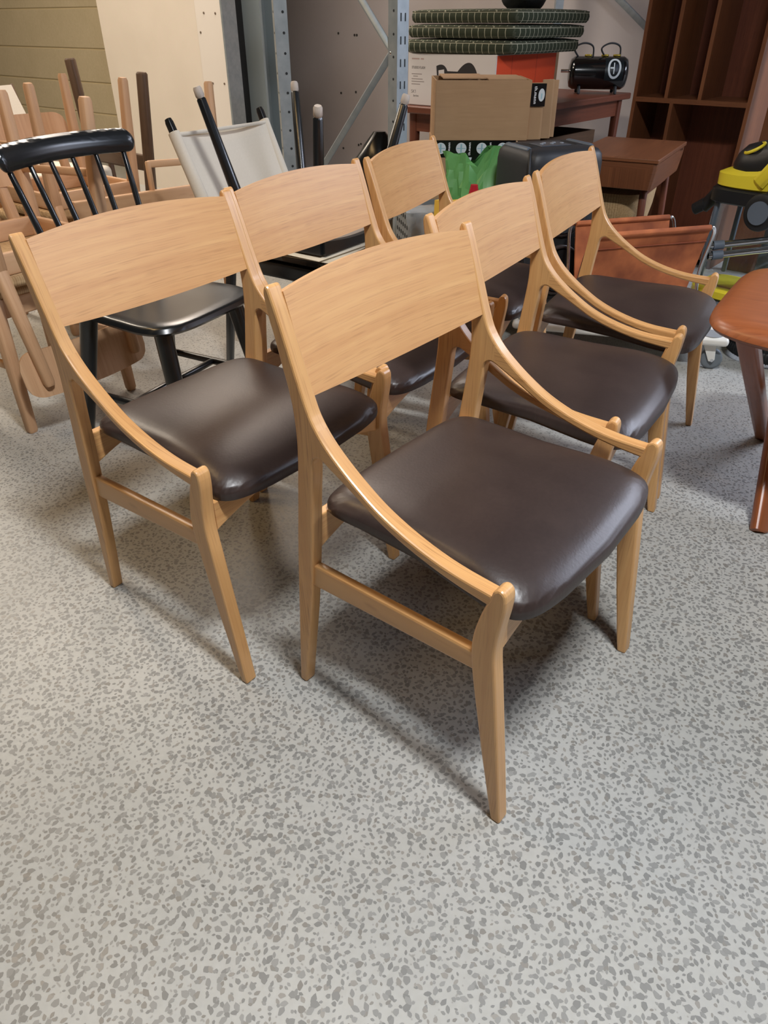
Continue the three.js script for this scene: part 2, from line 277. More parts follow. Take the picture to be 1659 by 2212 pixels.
function clipGeo(g, nz, ny, c) {              // keeps the side nz*z + ny*y > c of a triangle soup
  const p = g.attributes.position, n = g.attributes.normal, u = g.attributes.uv, P2 = [], N2 = [], U2 = [];
  const get = (i) => ({ p: V(p.getX(i), p.getY(i), p.getZ(i)), n: V(n.getX(i), n.getY(i), n.getZ(i)), u: [u.getX(i), u.getY(i)] });
  const mid = (a, b, t) => ({ p: a.p.clone().lerp(b.p, t), n: a.n.clone().lerp(b.n, t).normalize(), u: [lerp(a.u[0], b.u[0], t), lerp(a.u[1], b.u[1], t)] });
  for (let i = 0; i < p.count; i += 3) {
    const v = [get(i), get(i + 1), get(i + 2)], d = v.map((q) => nz * q.p.z + ny * q.p.y - c), poly = [];
    for (let k = 0; k < 3; k++) { const k2 = (k + 1) % 3; if (d[k] >= 0) poly.push(v[k]); if ((d[k] >= 0) !== (d[k2] >= 0)) poly.push(mid(v[k], v[k2], d[k] / (d[k] - d[k2]))); }
    for (let k = 1; k + 1 < poly.length; k++) for (const q of [poly[0], poly[k], poly[k + 1]]) { P2.push(q.p.x, q.p.y, q.p.z); N2.push(q.n.x, q.n.y, q.n.z); U2.push(q.u[0], q.u[1]); }
  }
  const o = new THREE.BufferGeometry(); o.setAttribute('position', new THREE.Float32BufferAttribute(P2, 3)); o.setAttribute('normal', new THREE.Float32BufferAttribute(N2, 3)); o.setAttribute('uv', new THREE.Float32BufferAttribute(U2, 2)); return o;
}
const outline = (...runs) => { const sh = new THREE.Shape(), pts = []; for (const [smoothIt, list] of runs) { const v = list.map(([a, b]) => new THREE.Vector2(a, b)); pts.push(...(smoothIt ? new THREE.SplineCurve(v).getPoints(v.length * 7) : v)); } pts.forEach((p, i) => (i ? sh.lineTo(p.x, p.y) : sh.moveTo(p.x, p.y))); return sh; };
const backShape = outline(
  [true, [[-0.1915, 0.790], [-0.1950, 0.7975], [-0.2000, 0.8005], [-0.2045, 0.7960], [-0.2058, 0.7860], [-0.2010, 0.7590], [-0.1918, 0.7290], [-0.1815, 0.6900], [-0.1720, 0.6550], [-0.1655, 0.6200], [-0.1633, 0.5750], [-0.1660, 0.5300], [-0.1745, 0.4520], [-0.1828, 0.3830], [-0.1905, 0.3090], [-0.2007, 0.1970], [-0.2123, 0.0730], [-0.2185, 0.003]]],
  [false, [[-0.2165, 0], [-0.2035, 0]]],
  [true, [[-0.2010, 0.003], [-0.1840, 0.1100], [-0.1665, 0.2190], [-0.1540, 0.3150], [-0.1465, 0.3830], [-0.1387, 0.4680], [-0.1330, 0.5200], [-0.1312, 0.5400], [-0.1262, 0.5510], [-0.1165, 0.5560], [-0.1060, 0.5530], [-0.0940, 0.5470], [-0.0590, 0.5295], [-0.0190, 0.5080], [0.0070, 0.4950], [0.0500, 0.4790], [0.1020, 0.4655], [0.1500, 0.4570], [0.2080, 0.4510]]],
  [true, [[0.2080, 0.4722], [0.1500, 0.4745], [0.1014, 0.4815], [0.0500, 0.4950], [0.0030, 0.5135], [-0.0380, 0.5370], [-0.0740, 0.5620], [-0.1040, 0.5880], [-0.1265, 0.6170], [-0.1405, 0.6490], [-0.1535, 0.6850], [-0.1710, 0.7360], [-0.1840, 0.7720]]]);
const frontShape = outline(
  [true, [[0.2049, 0.4660], [0.2075, 0.4780], [0.2130, 0.4850], [0.2190, 0.4868], [0.2250, 0.4840], [0.2287, 0.4770], [0.2295, 0.4650], [0.2285, 0.4480], [0.2240, 0.4150], [0.2212, 0.3880], [0.2215, 0.3550], [0.2277, 0.3050], [0.2399, 0.2050], [0.2509, 0.1150], [0.2640, 0.003]]],
  [false, [[0.2625, 0], [0.2485, 0]]],
  [true, [[0.2462, 0.003], [0.2372, 0.0440], [0.2283, 0.0885], [0.2153, 0.1520], [0.2025, 0.2200], [0.1917, 0.2780], [0.1840, 0.3260], [0.1812, 0.3560], [0.1825, 0.3860], [0.1900, 0.4220], [0.1985, 0.4510]]]);
const seatGeo = (() => {
  const N = 96, hz = 0.205, cz = 0.036;
  const plan = (p) => { const t = (p.z - cz) / hz; p.x *= t < 0 ? lerp(0.885, 0.925, t * t) : lerp(0.885, 1.02, t ** 1.4); p.z += (t > 0 ? 0.022 : -0.008) * Math.abs(t) ** 3 * (1 - (p.x / 0.235) ** 2); return p; };
  const rows = [[0.10, 0.402], [0.012, 0.402], [0.003, 0.4025], [0.0005, 0.4045], [0, 0.408], [0, 0.416], [0.0008, 0.424], [0.0028, 0.4315], [0.0062, 0.4385], [0.0112, 0.4445], [0.018, 0.4495], [0.027, 0.4535], [0.040, 0.4565], [0.06, 0.459], [0.09, 0.4612], [0.13, 0.4628], [0.165, 0.4636], [0.195, 0.464]].map(([inset, y]) =>
    ringXZ(0.236 - inset, hz - inset * 0.95, lerp(9, 4, clamp(inset / 0.19)), N, y, 0, cz, (p) => { const top = smooth(0.415, 0.45, y); plan(p); p.y -= top * 0.012 * smooth(0.12, 0.26, p.z); p.y += 0.017 * (1 - smooth(-0.10, 0.18, p.z)) * (1 - smooth(0.406, 0.448, y)); return p; }));
  return fromGrid(rows.map((r) => r.slice()), true, true, true, (i, j) => [rows[j][i].x, rows[j][i].z]);
})();
function apron(z, yTop, yEnd, yMid, half, th) {
  const sh = new THREE.Shape(); sh.moveTo(-half, yEnd); sh.lineTo(-half, yTop); sh.lineTo(half, yTop); sh.lineTo(half, yEnd);
  for (let i = 1; i < 20; i++) { const t = i / 20; sh.lineTo(half - 2 * half * t, yEnd + (yMid - yEnd) * (1 - (2 * t - 1) ** 2)); }
  return boxUV(extr(sh, th, 0.0025).translate(0, 0, z - th / 2), 'x', 0.3);
}
const backPanel = boxUV(slab((u, v) => {
  const k = 1 - (2 * u - 1) ** 2, top = 0.7873 + 0.013 * k, bot = 0.6419 - 0.012 * k, y = lerp(bot, top, v), x = lerp(-1, 1, u) * 0.2325;
  return V(x, y, lerp(-0.1485, -0.1957, (y - 0.6419) / 0.1454) - 0.018 * k);
}, 28, 8, 0.014), 'x', 0.13);
function diningChair(x, z, a, label) {
  const g = thing('dining_chair', label, 'chair', x, z, a, { group: 'oak dining chairs with dark leather seats' });
  const nz = 0.0366, ny = 0.0086, c = nz * -0.105 + ny * 0.5547;      // where the arm leaves the back post
  for (const s of [-1, 1]) {
    const full = sideGeo(backShape, 0.026, s, 0.0036, 'y', s * 0.37 + 0.5);
    part('back_leg', clipGeo(full, -nz, -ny, -c), oak, g);
    part('arm', boxUV(clipGeo(full, nz, ny, c), 'z', s * 0.2), oak, g);
    part('front_leg', sideGeo(frontShape, 0.027, s, 0.0036, 'y', s * 0.23 + 0.1), oak, g);
    const q0 = V(s * (planeX(-0.165, 0.3) - 0.002), 0.3, -0.168), q1 = V(s * (planeX(0.19, 0.337) + 0.004), 0.336, 0.196);
    part('stretcher', limb(q0, q1, 0.017, 0.047, 0.017, 0.036, { n: 9, seg: 24, cap: 0.001 }), oak, g);
  }
  part('backrest', backPanel, oakPanel, g);
  part('front_rail', apron(0.203, 0.4035, 0.345, 0.386, 0.236, 0.02), oak, g);
  part('rear_rail', apron(-0.163, 0.4185, 0.352, 0.396, 0.2235, 0.018), oak, g);
  part('seat', seatGeo, leather, g, 'dark brown leather seat cushion');
  return g;
}
const chairA = diningChair(0.1519, 1.0599, 39.09, 'oak dining chair standing nearest of all, its near legs in the open');
copyOf(chairA, -0.3291, 1.3623, 36.61, 'oak dining chair on the left, in front of the black spindle chair', chairA.userData.group);
copyOf(chairA, 0.3821, 1.5399, 31.67, 'oak dining chair directly behind the nearest one, in the right row', chairA.userData.group);
copyOf(chairA, -0.0437, 1.7937, 33.49, 'oak dining chair in the middle of the left row, before the upturned black stool', chairA.userData.group);
copyOf(chairA, 0.6646, 2.0301, 29.25, 'oak dining chair at the far end of the right row, by the suede rack', chairA.userData.group);
copyOf(chairA, 0.2354, 2.2679, 24.68, 'oak dining chair at the far end of the left row, before the green bag', chairA.userData.group);

// ---------------------------------------------------------------- teak table on crossed legs, right edge
{
  const g = thing('coffee_table', 'teak table with rounded corner and crossed legs, cut off by the right edge', 'table', 0, 0, 90);
  // the end of the table runs along (0.55, 0.83); its length goes off to the right
  const t = new THREE.Vector2(0.55, 0.83).normalize(), l = new THREE.Vector2(t.y, -t.x), c = new THREE.Vector2(0.90, 1.79).addScaledVector(l, 0.55);
  const rows = [[0.022, 0.510], [0.006, 0.514], [0, 0.523], [0.002, 0.534], [0.012, 0.544], [0.028, 0.5495], [0.05, 0.5505], [0.15, 0.5505], [0.28, 0.5505]].map(([i, y]) =>
    ringXZ(0.59 - i, 0.325 - i, 5.5 - 6 * i, 72, y, 0, 0, (p) => { const w = c.clone().addScaledVector(l, p.x).addScaledVector(t, p.z); return P(w.x, p.y, w.y); }));
  rows.forEach((r) => r.reverse());
  const flip = fromGrid(rows, true, true, true, (i, j) => { const p = rows[j][i]; const w = new THREE.Vector2(p.x, -p.z); return [w.dot(t), w.dot(l)]; });
  part('table_top', flip, tableTeak, g);
  for (const o of [0, 0.92]) {
    const f = (x, y, z) => P(x + l.x * o, y, z + l.y * o);
    part('leg', limb(f(0.83, 0.515, 1.585), f(1.215, 0, 2.03), 0.05, 0.036, 0.042, 0.03, { n: 4, seg: 16 }), tableTeak, g);
    part('leg', limb(f(1.155, 0.515, 2.0), f(0.978, 0, 1.515), 0.05, 0.036, 0.042, 0.032, { n: 4, seg: 16 }), tableTeak, g);
  }
  const m = (o) => P(1.05 + l.x * o, 0.25, 1.77 + l.y * o);
  part('stretcher', limb(m(0), m(0.92), 0.03, 0.05, 0.03, 0.05, { n: 5 }), tableTeak, g);
}

// ---------------------------------------------------------------- black spindle-back chair behind the left row
{
  const g = thing('spindle_chair', 'glossy black spindle back chair with plain wooden seat', 'chair', -0.640, 2.045, 28);
  const seatRows = [[0.03, 0.418], [0.008, 0.421], [0, 0.43], [0.004, 0.440], [0.014, 0.4455], [0.05, 0.4445], [0.10, 0.4425], [0.16, 0.4415]].map(([i, y]) => ringXZ(0.215 - i, 0.205 - i, 4.2, 56, y, 0, 0.005, (p) => { p.x *= lerp(0.86, 1.02, smooth(-0.2, 0.2, p.z)); return p; }));
  part('seat', loft(seatRows), black, g);
  for (const [sx, sz] of [[-1, 1], [1, 1], [-1, -1], [1, -1]]) part('leg', limb(V(sx * 0.15, 0.425, sz * 0.135), V(sx * 0.195, 0, sz > 0 ? 0.215 : -0.22), 0.05, 0.05, 0.03, 0.03, { mid: 0.08 }), black, g);
  for (const sx of [-1, 1]) part('stretcher', limb(V(sx * 0.18, 0.19, 0.18), V(sx * 0.18, 0.19, -0.182), 0.02, 0.02, 0.02, 0.02, { mid: 0.2 }), black, g);
  part('stretcher', limb(V(-0.18, 0.19, 0), V(0.18, 0.19, 0), 0.02, 0.02, 0.02, 0.02, { mid: 0.2 }), black, g);
  const crest = (t) => V(lerp(-0.232, 0.232, t), 0.815 + 0.004 * Math.sin(Math.PI * t), -0.285 + 0.05 * (2 * t - 1) ** 2);
  const N = 60, ring = 32, rows = [];
  for (let i = 0; i <= N; i++) { const t = 0.5 - 0.5 * Math.cos(Math.PI * i / N), p = crest(t), e = Math.min(1, Math.sqrt(Math.max(0.02, 1 - Math.max(0, (Math.abs(2 * t - 1) - 0.88) / 0.12) ** 2))); rows.push(Array.from({ length: ring }, (_, k) => { const th = -k / ring * Math.PI * 2; return V(p.x, p.y + Math.sin(th) * 0.031 * e, p.z + Math.cos(th) * 0.0155 * e - 0.25 * Math.sin(th) * 0.031 * e); })); }
  part('crest_rail', fromGrid(rows, true, true, true), black, g);
  for (const [t, r] of [[0.075, 0.0085], [0.255, 0.0075], [0.418, 0.0075], [0.582, 0.0075], [0.745, 0.0075], [0.925, 0.0085]]) { const c = crest(t); part('spindle', limb(V(c.x * 0.83, 0.436, -0.168 + 0.02 * (2 * t - 1) ** 2), c.clone().add(V(0, -0.02, 0)), r * 2.4, r * 2.4, r * 1.75, r * 1.75, { seg: 10, mid: 0.1 }), black, g); }
}

// ---------------------------------------------------------------- black chair with canvas back, a stool upturned on its seat
{
  const a = 33.5, cx = -0.255, cz = 2.66;
  const g = thing('canvas_chair', 'black framed chair with slung cream canvas back', 'chair', cx, cz, a);
  for (const s of [-1, 1]) {
    part('front_leg', limb(V(s * 0.20, 0.42, 0.19), V(s * 0.205, 0, 0.2), 0.03, 0.03, 0.024, 0.024, { n: 4 }), black, g);
    part('back_post', [limb(V(s * 0.215, 0.40, -0.20), V(s * 0.215, 0, -0.27), 0.03, 0.034, 0.024, 0.026, { n: 4 }), limb(V(s * 0.215, 0.39, -0.20), V(s * 0.225, 0.835, -0.405), 0.028, 0.034, 0.022, 0.026, { n: 4, cap: 0.012 })], black, g);
    part('side_rail', limb(V(s * 0.20, 0.40, -0.2), V(s * 0.20, 0.40, 0.19), 0.024, 0.05, 0.024, 0.05, { n: 6 }), black, g);
  }
  for (const z of [-0.2, 0.19]) part('cross_rail', limb(V(-0.2, 0.40, z), V(0.2, 0.40, z), 0.024, 0.05, 0.024, 0.05, { n: 6 }), black, g);
  part('seat', box(0.40, 0.035, 0.40, 0, 0.44, 0, 0.012), phy(0x101112, 0.2, { clearcoat: 0.6 }), g, 'glossy black seat');
  const zz = (y) => -0.20 - 0.205 * (y - 0.39) / 0.445;
  const sling = part('canvas_back', slab((u, v) => { const y = lerp(0.515, 0.785 + 0.012 * Math.abs(2 * u - 1), v), x = lerp(-0.224, 0.224, u); return V(x, y, zz(y) + 0.017 - 0.03 * (1 - (2 * u - 1) ** 2) * (0.5 + 0.5 * v) + 0.002 * Math.sin(9 * u + 5 * v)); }, 20, 12, 0.003, 0.4, 0.28), canvas, g);
  for (const s of [-1, 1]) part('sleeve', limb(V(s * 0.218, 0.515, zz(0.515)), V(s * 0.224, 0.797, zz(0.797)), 0.044, 0.048, 0.038, 0.042, { cap: 0.002 }), canvas, sling);
  part('hem', limb(V(-0.22, 0.790, zz(0.79) + 0.016), V(0.22, 0.790, zz(0.79) + 0.016), 0.006, 0.012), canvas, sling);
  // sheets lying on the seat
  for (let k = 0; k < 2; k++) {
    const s = thing('paper_sheet', ['curled cream paper sheet, the lower one under the upturned stool', 'curled cream paper sheet, the upper one under the upturned stool'][k], 'paper', cx, cz, a - 4 + 6 * k, { y: 0.459 + 0.008 * k, group: 'paper under the upturned stool' });
    part('sheet', slab((u, v) => V(lerp(-0.235, 0.15, u), 0.002 + 0.004 * Math.abs(Math.sin(3 * u + k)) * (1 - v) * (k ? 1 : 0.6), lerp(-0.15, 0.225, v)), 12, 8, 0.0012), std(0xe6dcc6, 0.8), s);
  }
  const st = thing('stool', 'black stool turned upside down on the canvas chair', 'stool', cx, cz, a, { y: 0.474 });
  part('seat', loft([[0.02, 0.0], [0, 0.008], [0, 0.02], [0.012, 0.026], [0.08, 0.027]].map(([i, y]) => ringXZ(0.205 - i, 0.205 - i, 6, 48, y))), phy(0x8f8378, 0.55), st, 'bare plywood underside');
  for (const [x0, z0, x1, z1] of [[-1, 1, 1, 1], [-1, -1, 1, -1], [-1, -1, -1, 1], [1, -1, 1, 1]])
    part('apron', slab((u, v) => { const x = lerp(x0, x1, u) * 0.2, z = lerp(z0, z1, u) * 0.2, h = 0.046 - 0.016 * Math.sin(Math.PI * u); return V(x, lerp(0.003, h, v), z); }, 14, 2, 0.022), black, st);
  for (const [sx, sz, lift] of [[-1, 1, 0], [1, 1, 0], [-1, -1, 0.03], [1, -1, 0.02]]) {
    const p = V(sx * 0.15, 0.02, sz * 0.15), q = V(sx * 0.238, 0.43 + lift, sz * 0.238), k = p.clone().lerp(q, 0.93);
    const leg = part('leg', limb(p, k, 0.040, 0.040, 0.027, 0.027, { n: 2.6 }), black, st);
    part('worn_tip', limb(k, q, 0.027, 0.027, 0.025, 0.025, { n: 2.6, cap: 0.006 }), worn, leg, 'paint worn off');
  }
}

// ---------------------------------------------------------------- beech chairs stacked seat to seat, far left
function beechChair(name, label, mat, x, z, a, flip, { seatMat = woven, tall = 0.78, group, lift = 0, board = true, w = 0.21, legR = 0.043 } = {}) {
  const g = thing(name, label, 'chair', x, z, a, { group });
  const b = flip ? new THREE.Group() : g;
  const leg = (p, q) => part('leg', limb(p, q, legR, legR, legR * 0.74, legR * 0.74, { n: 4, cap: 0.01 }), mat, g);
  const T = flip ? (p) => V(p.x, 0.925 + lift - p.y, -p.z) : (p) => p;
  for (const s of [-1, 1]) {
    leg(T(V(s * w * 0.9, 0.43, 0.185)), T(V(s * w * 0.95, 0, 0.2)));
    leg(T(V(s * w * 0.85, 0.43, -0.185)), T(V(s * w * 0.92, 0, -0.225)));
    if (board) part('back_post', limb(T(V(s * w * 0.85, 0.40, -0.188)), T(V(s * w * 0.78, tall - 0.035, -0.262)), legR * 0.95, legR * 0.95, legR * 0.75, legR * 0.75, { n: 3, cap: 0.012 }), mat, g);
    part('side_rail', limb(T(V(s * w * 0.88, 0.395, -0.185)), T(V(s * w * 0.9, 0.395, 0.185)), 0.022, 0.055, 0.022, 0.055, { n: 8, seg: 20 }), mat, g);
    part('stretcher', limb(T(V(s * w * 0.9, 0.2, -0.2)), T(V(s * w * 0.92, 0.22, 0.19)), 0.018, 0.024, 0.018, 0.024, { n: 4 }), mat, g);
  }
  part('front_rail', limb(T(V(-w * 0.9, 0.395, 0.185)), T(V(w * 0.9, 0.395, 0.185)), 0.022, 0.06, 0.022, 0.06, { n: 8, seg: 20 }), mat, g);
  part('rear_rail', limb(T(V(-w * 0.85, 0.395, -0.185)), T(V(w * 0.85, 0.395, -0.185)), 0.022, 0.06, 0.022, 0.06, { n: 8, seg: 20 }), mat, g);
  const pts = [[0.02, 0.426], [0.004, 0.428], [0, 0.438], [0.003, 0.452], [0.012, 0.459], [0.08, 0.4600]];
  let rows = pts.map(([i, y]) => ringXZ(w + 0.01 - i, 0.215 - i, 7, 44, y).map(T)); if (flip) rows = rows.map((r) => r.slice());
  part('seat', fromGrid(rows, true, true, true, (i, j) => [rows[j][i].x, rows[j][i].z + rows[j][i].y]), seatMat, g);
  if (board) {
    part('backrest', slab((u, v) => { const k = 1 - (2 * u - 1) ** 2, q = clamp((Math.abs(2 * u - 1) - 0.78) / 0.22), e = 1 - Math.sqrt(Math.max(0, 1 - q * q)), y = lerp(tall - 0.14 + 0.05 * e, tall - 0.04 * e, v), x = lerp(-1, 1, u) * (w + 0.012); return T(V(x, y, -0.205 - 0.055 * (y - 0.5) / 0.28 + 0.022 - 0.035 * k)); }, 56, 5, 0.013, 0.45, 0.14), mat, g);
  }
  return g;
}
const pileGroup = 'beech chairs stacked in pairs on the left';
beechChair('beech_chair', 'beech chair with woven seat standing at the left edge under an upturned one', beech, -1.195, 2.348, 34.4, false, { group: pileGroup });
beechChair('beech_chair', 'beech chair turned upside down at the left edge, backrest hanging near the floor', beech, -1.146, 2.314, 34.4, true, { group: pileGroup });
beechChair('beech_chair', 'second beech chair standing behind the left pair, under an upturned one', beech, -1.345, 3.227, 38, false, { group: pileGroup });
beechChair('beech_chair', 'second upturned beech chair, behind the left pair', beech, -1.298, 3.190, 38, true, { group: pileGroup });
{
  const g = thing('bed_side', 'long low beech plank with a rail and one upright post, behind the canvas chair', 'frame', 0, 0, 90);
  part('plank', limb(P(-1.11, 0.53, 2.72), P(-0.70, 0.505, 3.28), 0.03, 0.085, 0.03, 0.085, { n: 9, seg: 24, cap: 0.002 }), beech, g);
  part('post', limb(P(-0.70, 0.42, 3.26), P(-0.70, 0.905, 3.32), 0.046, 0.046, 0.034, 0.034, { n: 4, cap: 0.008 }), beech, g);
  part('leg', limb(P(-0.70, 0.42, 3.26), P(-0.70, 0, 3.26), 0.046, 0.046, 0.04, 0.04, { n: 4 }), beech, g);
  part('leg', limb(P(-1.08, 0.50, 2.77), P(-1.08, 0, 2.77), 0.04, 0.04, 0.036, 0.036, { n: 4 }), beech, g);
  part('rail', limb(P(-0.905, 0.65, 3.02), P(-0.70, 0.63, 3.29), 0.02, 0.026, 0.02, 0.026, { n: 4 }), beech, g);
  part('rail_stop', limb(P(-0.905, 0.54, 3.02), P(-0.905, 0.66, 3.02), 0.022, 0.022), beech, g);
  const d = thing('dark_frame', 'dark brown wooden frame with two posts and cross rails before the block wall', 'frame', 0, 0, 90);
  for (const [x, z, y, b] of [[-1.64, 4.42, 0.945, 0.05], [-1.175, 4.07, 0.90, -0.085]]) part('post', limb(P(x + b, 0, z), P(x, y, z), 0.056, 0.056, 0.05, 0.05, { n: 4, cap: 0.008 }), walnut, d);
  for (const y of [0.30, 0.50]) part('rail', limb(P(-1.61, y, 4.41), P(-1.22, y, 4.06), 0.03, 0.075, 0.03, 0.075, { n: 8, seg: 20 }), walnut, d);
}
{
  const g = thing('easy_chair', 'low easy chair with cream upholstered back before the block wall', 'chair', -2.02, 4.55, 24);
  part('backrest', slab((u, v) => V(lerp(-0.21, 0.21, u), lerp(0.40, 0.79, v), -0.12 - 0.16 * v), 8, 6, 0.05, 0.4, 0.4), canvas, g, 'cream upholstery');
  part('seat', box(0.46, 0.1, 0.5, 0, 0.36, 0.12, 0.03), canvas, g, 'cream upholstery');
  for (const s of [-1, 1]) {
    part('back_post', limb(V(s * 0.245, 0.02, -0.1), V(s * 0.235, 0.80, -0.29), 0.034, 0.034, 0.026, 0.026), walnut, g);
    part('front_leg', limb(V(s * 0.245, 0.5, 0.34), V(s * 0.25, 0, 0.36), 0.034, 0.034, 0.026, 0.026), walnut, g);
    part('arm', limb(V(s * 0.245, 0.51, -0.2), V(s * 0.25, 0.51, 0.4), 0.05, 0.024, 0.05, 0.024, { n: 4 }), walnut, g);
    part('side_rail', limb(V(s * 0.245, 0.3, -0.16), V(s * 0.245, 0.3, 0.35), 0.024, 0.05), walnut, g);
  }
}

// ---------------------------------------------------------------- steel racking
{
  const g = thing('storage_rack', 'galvanised storage rack with slotted uprights, diagonal braces and a high shelf', 'rack', 0, 0, 90);
  const R = [0.055, 3.30], L = [-0.440, 3.68], H = 2.6, dir = new THREE.Vector2(R[0] - L[0], R[1] - L[1]).normalize(), ang = Math.atan2(-dir.y, dir.x);
  const holeMat = std(0x24282b, 0.8);
  function upright(x, z, flip) {
    const u = part('upright', merge([
      box(0.055, H, 0.0025, 0, H / 2, 0.027), box(0.0025, H, 0.055, -0.0265, H / 2, 0), box(0.0025, H, 0.055, 0.0265, H / 2, 0), box(0.014, H, 0.0025, -0.02, H / 2, -0.027), box(0.014, H, 0.0025, 0.02, H / 2, -0.027)]), steel, g);
    u.position.copy(P(x, 0, z)); u.rotation.y = flip ? 0.25 : 0.66;
    if (!flip) for (let k = 0; k < 19; k++) { const y = 0.16 + k * 0.0735; for (const s of [-1, 1]) part('slot', box(0.0055, 0.026, 0.002, s * 0.0105, y, 0.0278), holeMat, u); }
    for (let k = 0; k < 19; k++) part('hole', new THREE.CylinderGeometry(0.0045, 0.0045, 0.002, 8).rotateZ(Math.PI / 2).translate(-0.0278, 0.18 + k * 0.0735, 0.006), holeMat, u);
    if (flip) for (let k = 0; k < 22; k++) part('hole', new THREE.CylinderGeometry(0.0055, 0.0055, 0.002, 8).rotateX(Math.PI / 2).translate(0.009, 0.18 + k * 0.0735, 0.0283), holeMat, u);
    part('foot_plate', box(0.07, 0.004, 0.07, 0, 0.002, 0), steel, u);
  }
  upright(R[0], R[1], false); upright(L[0], L[1], true);
  const at = (t, y) => P(lerp(L[0], R[0], t), y, lerp(L[1], R[1], t));
  for (const [t0, y0, t1, y1] of [[0.05, 0.36, 0.95, 1.0], [0.95, 1.01, 0.05, 1.62], [0.05, 1.63, 0.95, 2.25], [0.95, 0.1, 0.05, 0.35]]) {
    const b = part('brace', limb(at(t0, y0), at(t1, y1), 0.026, 0.030, 0.026, 0.030, { n: 8, seg: 20, cap: 0.001 }), steel, g);
    part('bolt', new THREE.SphereGeometry(0.01, 10, 8).scale(1, 1, 1.2).translate(at(t1, y1).x, at(t1, y1).y, at(t1, y1).z + 0.018), chrome, b);
  }
  const g2 = g;
  for (const [x, z] of [[1.134, 5.69], [1.694, 5.25]]) part('upright', box(0.05, H, 0.05, x, H / 2, -z), steel, g2);
  part('brace', limb(P(1.694, 1.0, 5.25), P(1.134, 1.5, 5.69), 0.026, 0.035, 0.026, 0.035, { n: 8, seg: 20 }), steel, g2);
  part('deck', box(2.5, 0.02, 0.60, 3.91, 1.805, -2.29), std(0xa88a62, 0.85), g).rotation.y = roomTurn;   // local x away, local z to the right
  for (const e of [-1.975, -2.605]) part('beam', box(2.52, 0.09, 0.04, 3.91, 1.75, e), std(0xc0561e, 0.5), g).rotation.y = roomTurn;
}
{ // rubbish bag behind the upright
  const g = thing('rubbish_bag', 'crumpled black rubbish bag behind the slotted rack upright', 'bag', -0.02, 3.75, 90);
  const rows = []; for (let j = 0; j <= 12; j++) { const t = j / 12, r = 0.2 * Math.sin(Math.PI * clamp(0.12 + 0.86 * t)) ** 0.7; rows.push(ringXZ(r, r * 0.7, 2.2, 30, 0.68 * t, 0, 0, (p) => { const n = vnoise(p.x * 26 + 40, p.y * 22 + p.z * 26 + 40, 999, 999, 5) - 0.5; p.x *= 1 + 0.3 * n; p.z *= 1 + 0.3 * n; return p; })); }
  part('film', loft(rows), binFilm, g);
}
{ // perforated crate and clear bag by the upright
  const g = thing('perforated_crate', 'grey perforated steel crate beside the rack upright', 'crate', 0.205, 3.02, 78);
  const w = 0.26, h = 0.5, hm = std(0x1c1f22, 0.9), sm = std(0x8d9296, 0.5, { metalness: 0.4 });
  part('wall', [box(0.003, h, w, -w / 2, h / 2, 0), box(0.003, h, w, w / 2, h / 2, 0), box(w, h, 0.003, 0, h / 2, w / 2), box(w, h, 0.003, 0, h / 2, -w / 2), box(w, 0.003, w, 0, 0.003, 0)], sm, g);
  for (let j = 0; j < 9; j++) for (let i = 0; i < 7; i++) for (const [rx, px] of [[0, 1], [1, 0]]) part('hole', new THREE.CylinderGeometry(0.0085, 0.0085, 0.0012, 12).rotateX(rx ? 0 : Math.PI / 2).rotateZ(rx ? Math.PI / 2 : 0).translate(px ? -0.1 + i * 0.033 : -w / 2 - 0.0018, 0.20 + j * 0.034, px ? w / 2 + 0.0018 : -0.1 + i * 0.033), hm, g);
  const b = thing('plastic_bag', 'clear crinkled plastic bag hanging over the perforated crate', 'bag', 0.205, 3.02, 78);
  part('film', slab((u, v) => { const n = vnoise(u * 9 + 30, v * 9 + 30, 99, 99, 3) - 0.5, y = v < 0.72 ? lerp(0.35, 0.508, v / 0.72) : 0.508 + 0.01 * Math.sin((v - 0.72) * 11); return V(lerp(-0.15, 0.02, u) + 0.01 * n, y, 0.142 - (v > 0.72 ? (v - 0.72) * 0.5 : 0) + 0.02 * n + 0.006 + 0.01 * u); }, 18, 18, 0.001), bagFilm, b);
}

// ---------------------------------------------------------------- dark table with carton, cushions and compressor
const TA = 40.5;
const tabX = Math.sin(TA * D), tabZ = Math.cos(TA * D);      // local x = (sin, cos), local z = (cos, -sin) in the plan
const onTable = (lx, lz) => [0.536 + lx * tabX + lz * tabZ, 4.05 + lx * tabZ - lz * tabX];
{
  const g = thing('work_table', 'dark reddish brown table under the white carton and the compressor', 'table', 0.536, 4.05, TA);
  part('table_top', box(1.60, 0.035, 0.60, 0.80, 0.7125, -0.30, 0.008), darkTeak, g);
  part('apron', [box(1.45, 0.09, 0.02, 0.80, 0.65, -0.05), box(1.45, 0.09, 0.02, 0.80, 0.65, -0.55), box(0.02, 0.09, 0.5, 0.075, 0.65, -0.30), box(0.02, 0.09, 0.5, 1.525, 0.65, -0.30)], darkTeak, g);
  for (const [x, z] of [[0.08, -0.05], [1.52, -0.05], [0.08, -0.55], [1.52, -0.55]]) part('leg', limb(V(x, 0.695, z), V(x, 0, z), 0.05, 0.05, 0.035, 0.035, { n: 4 }), darkTeak, g);
}
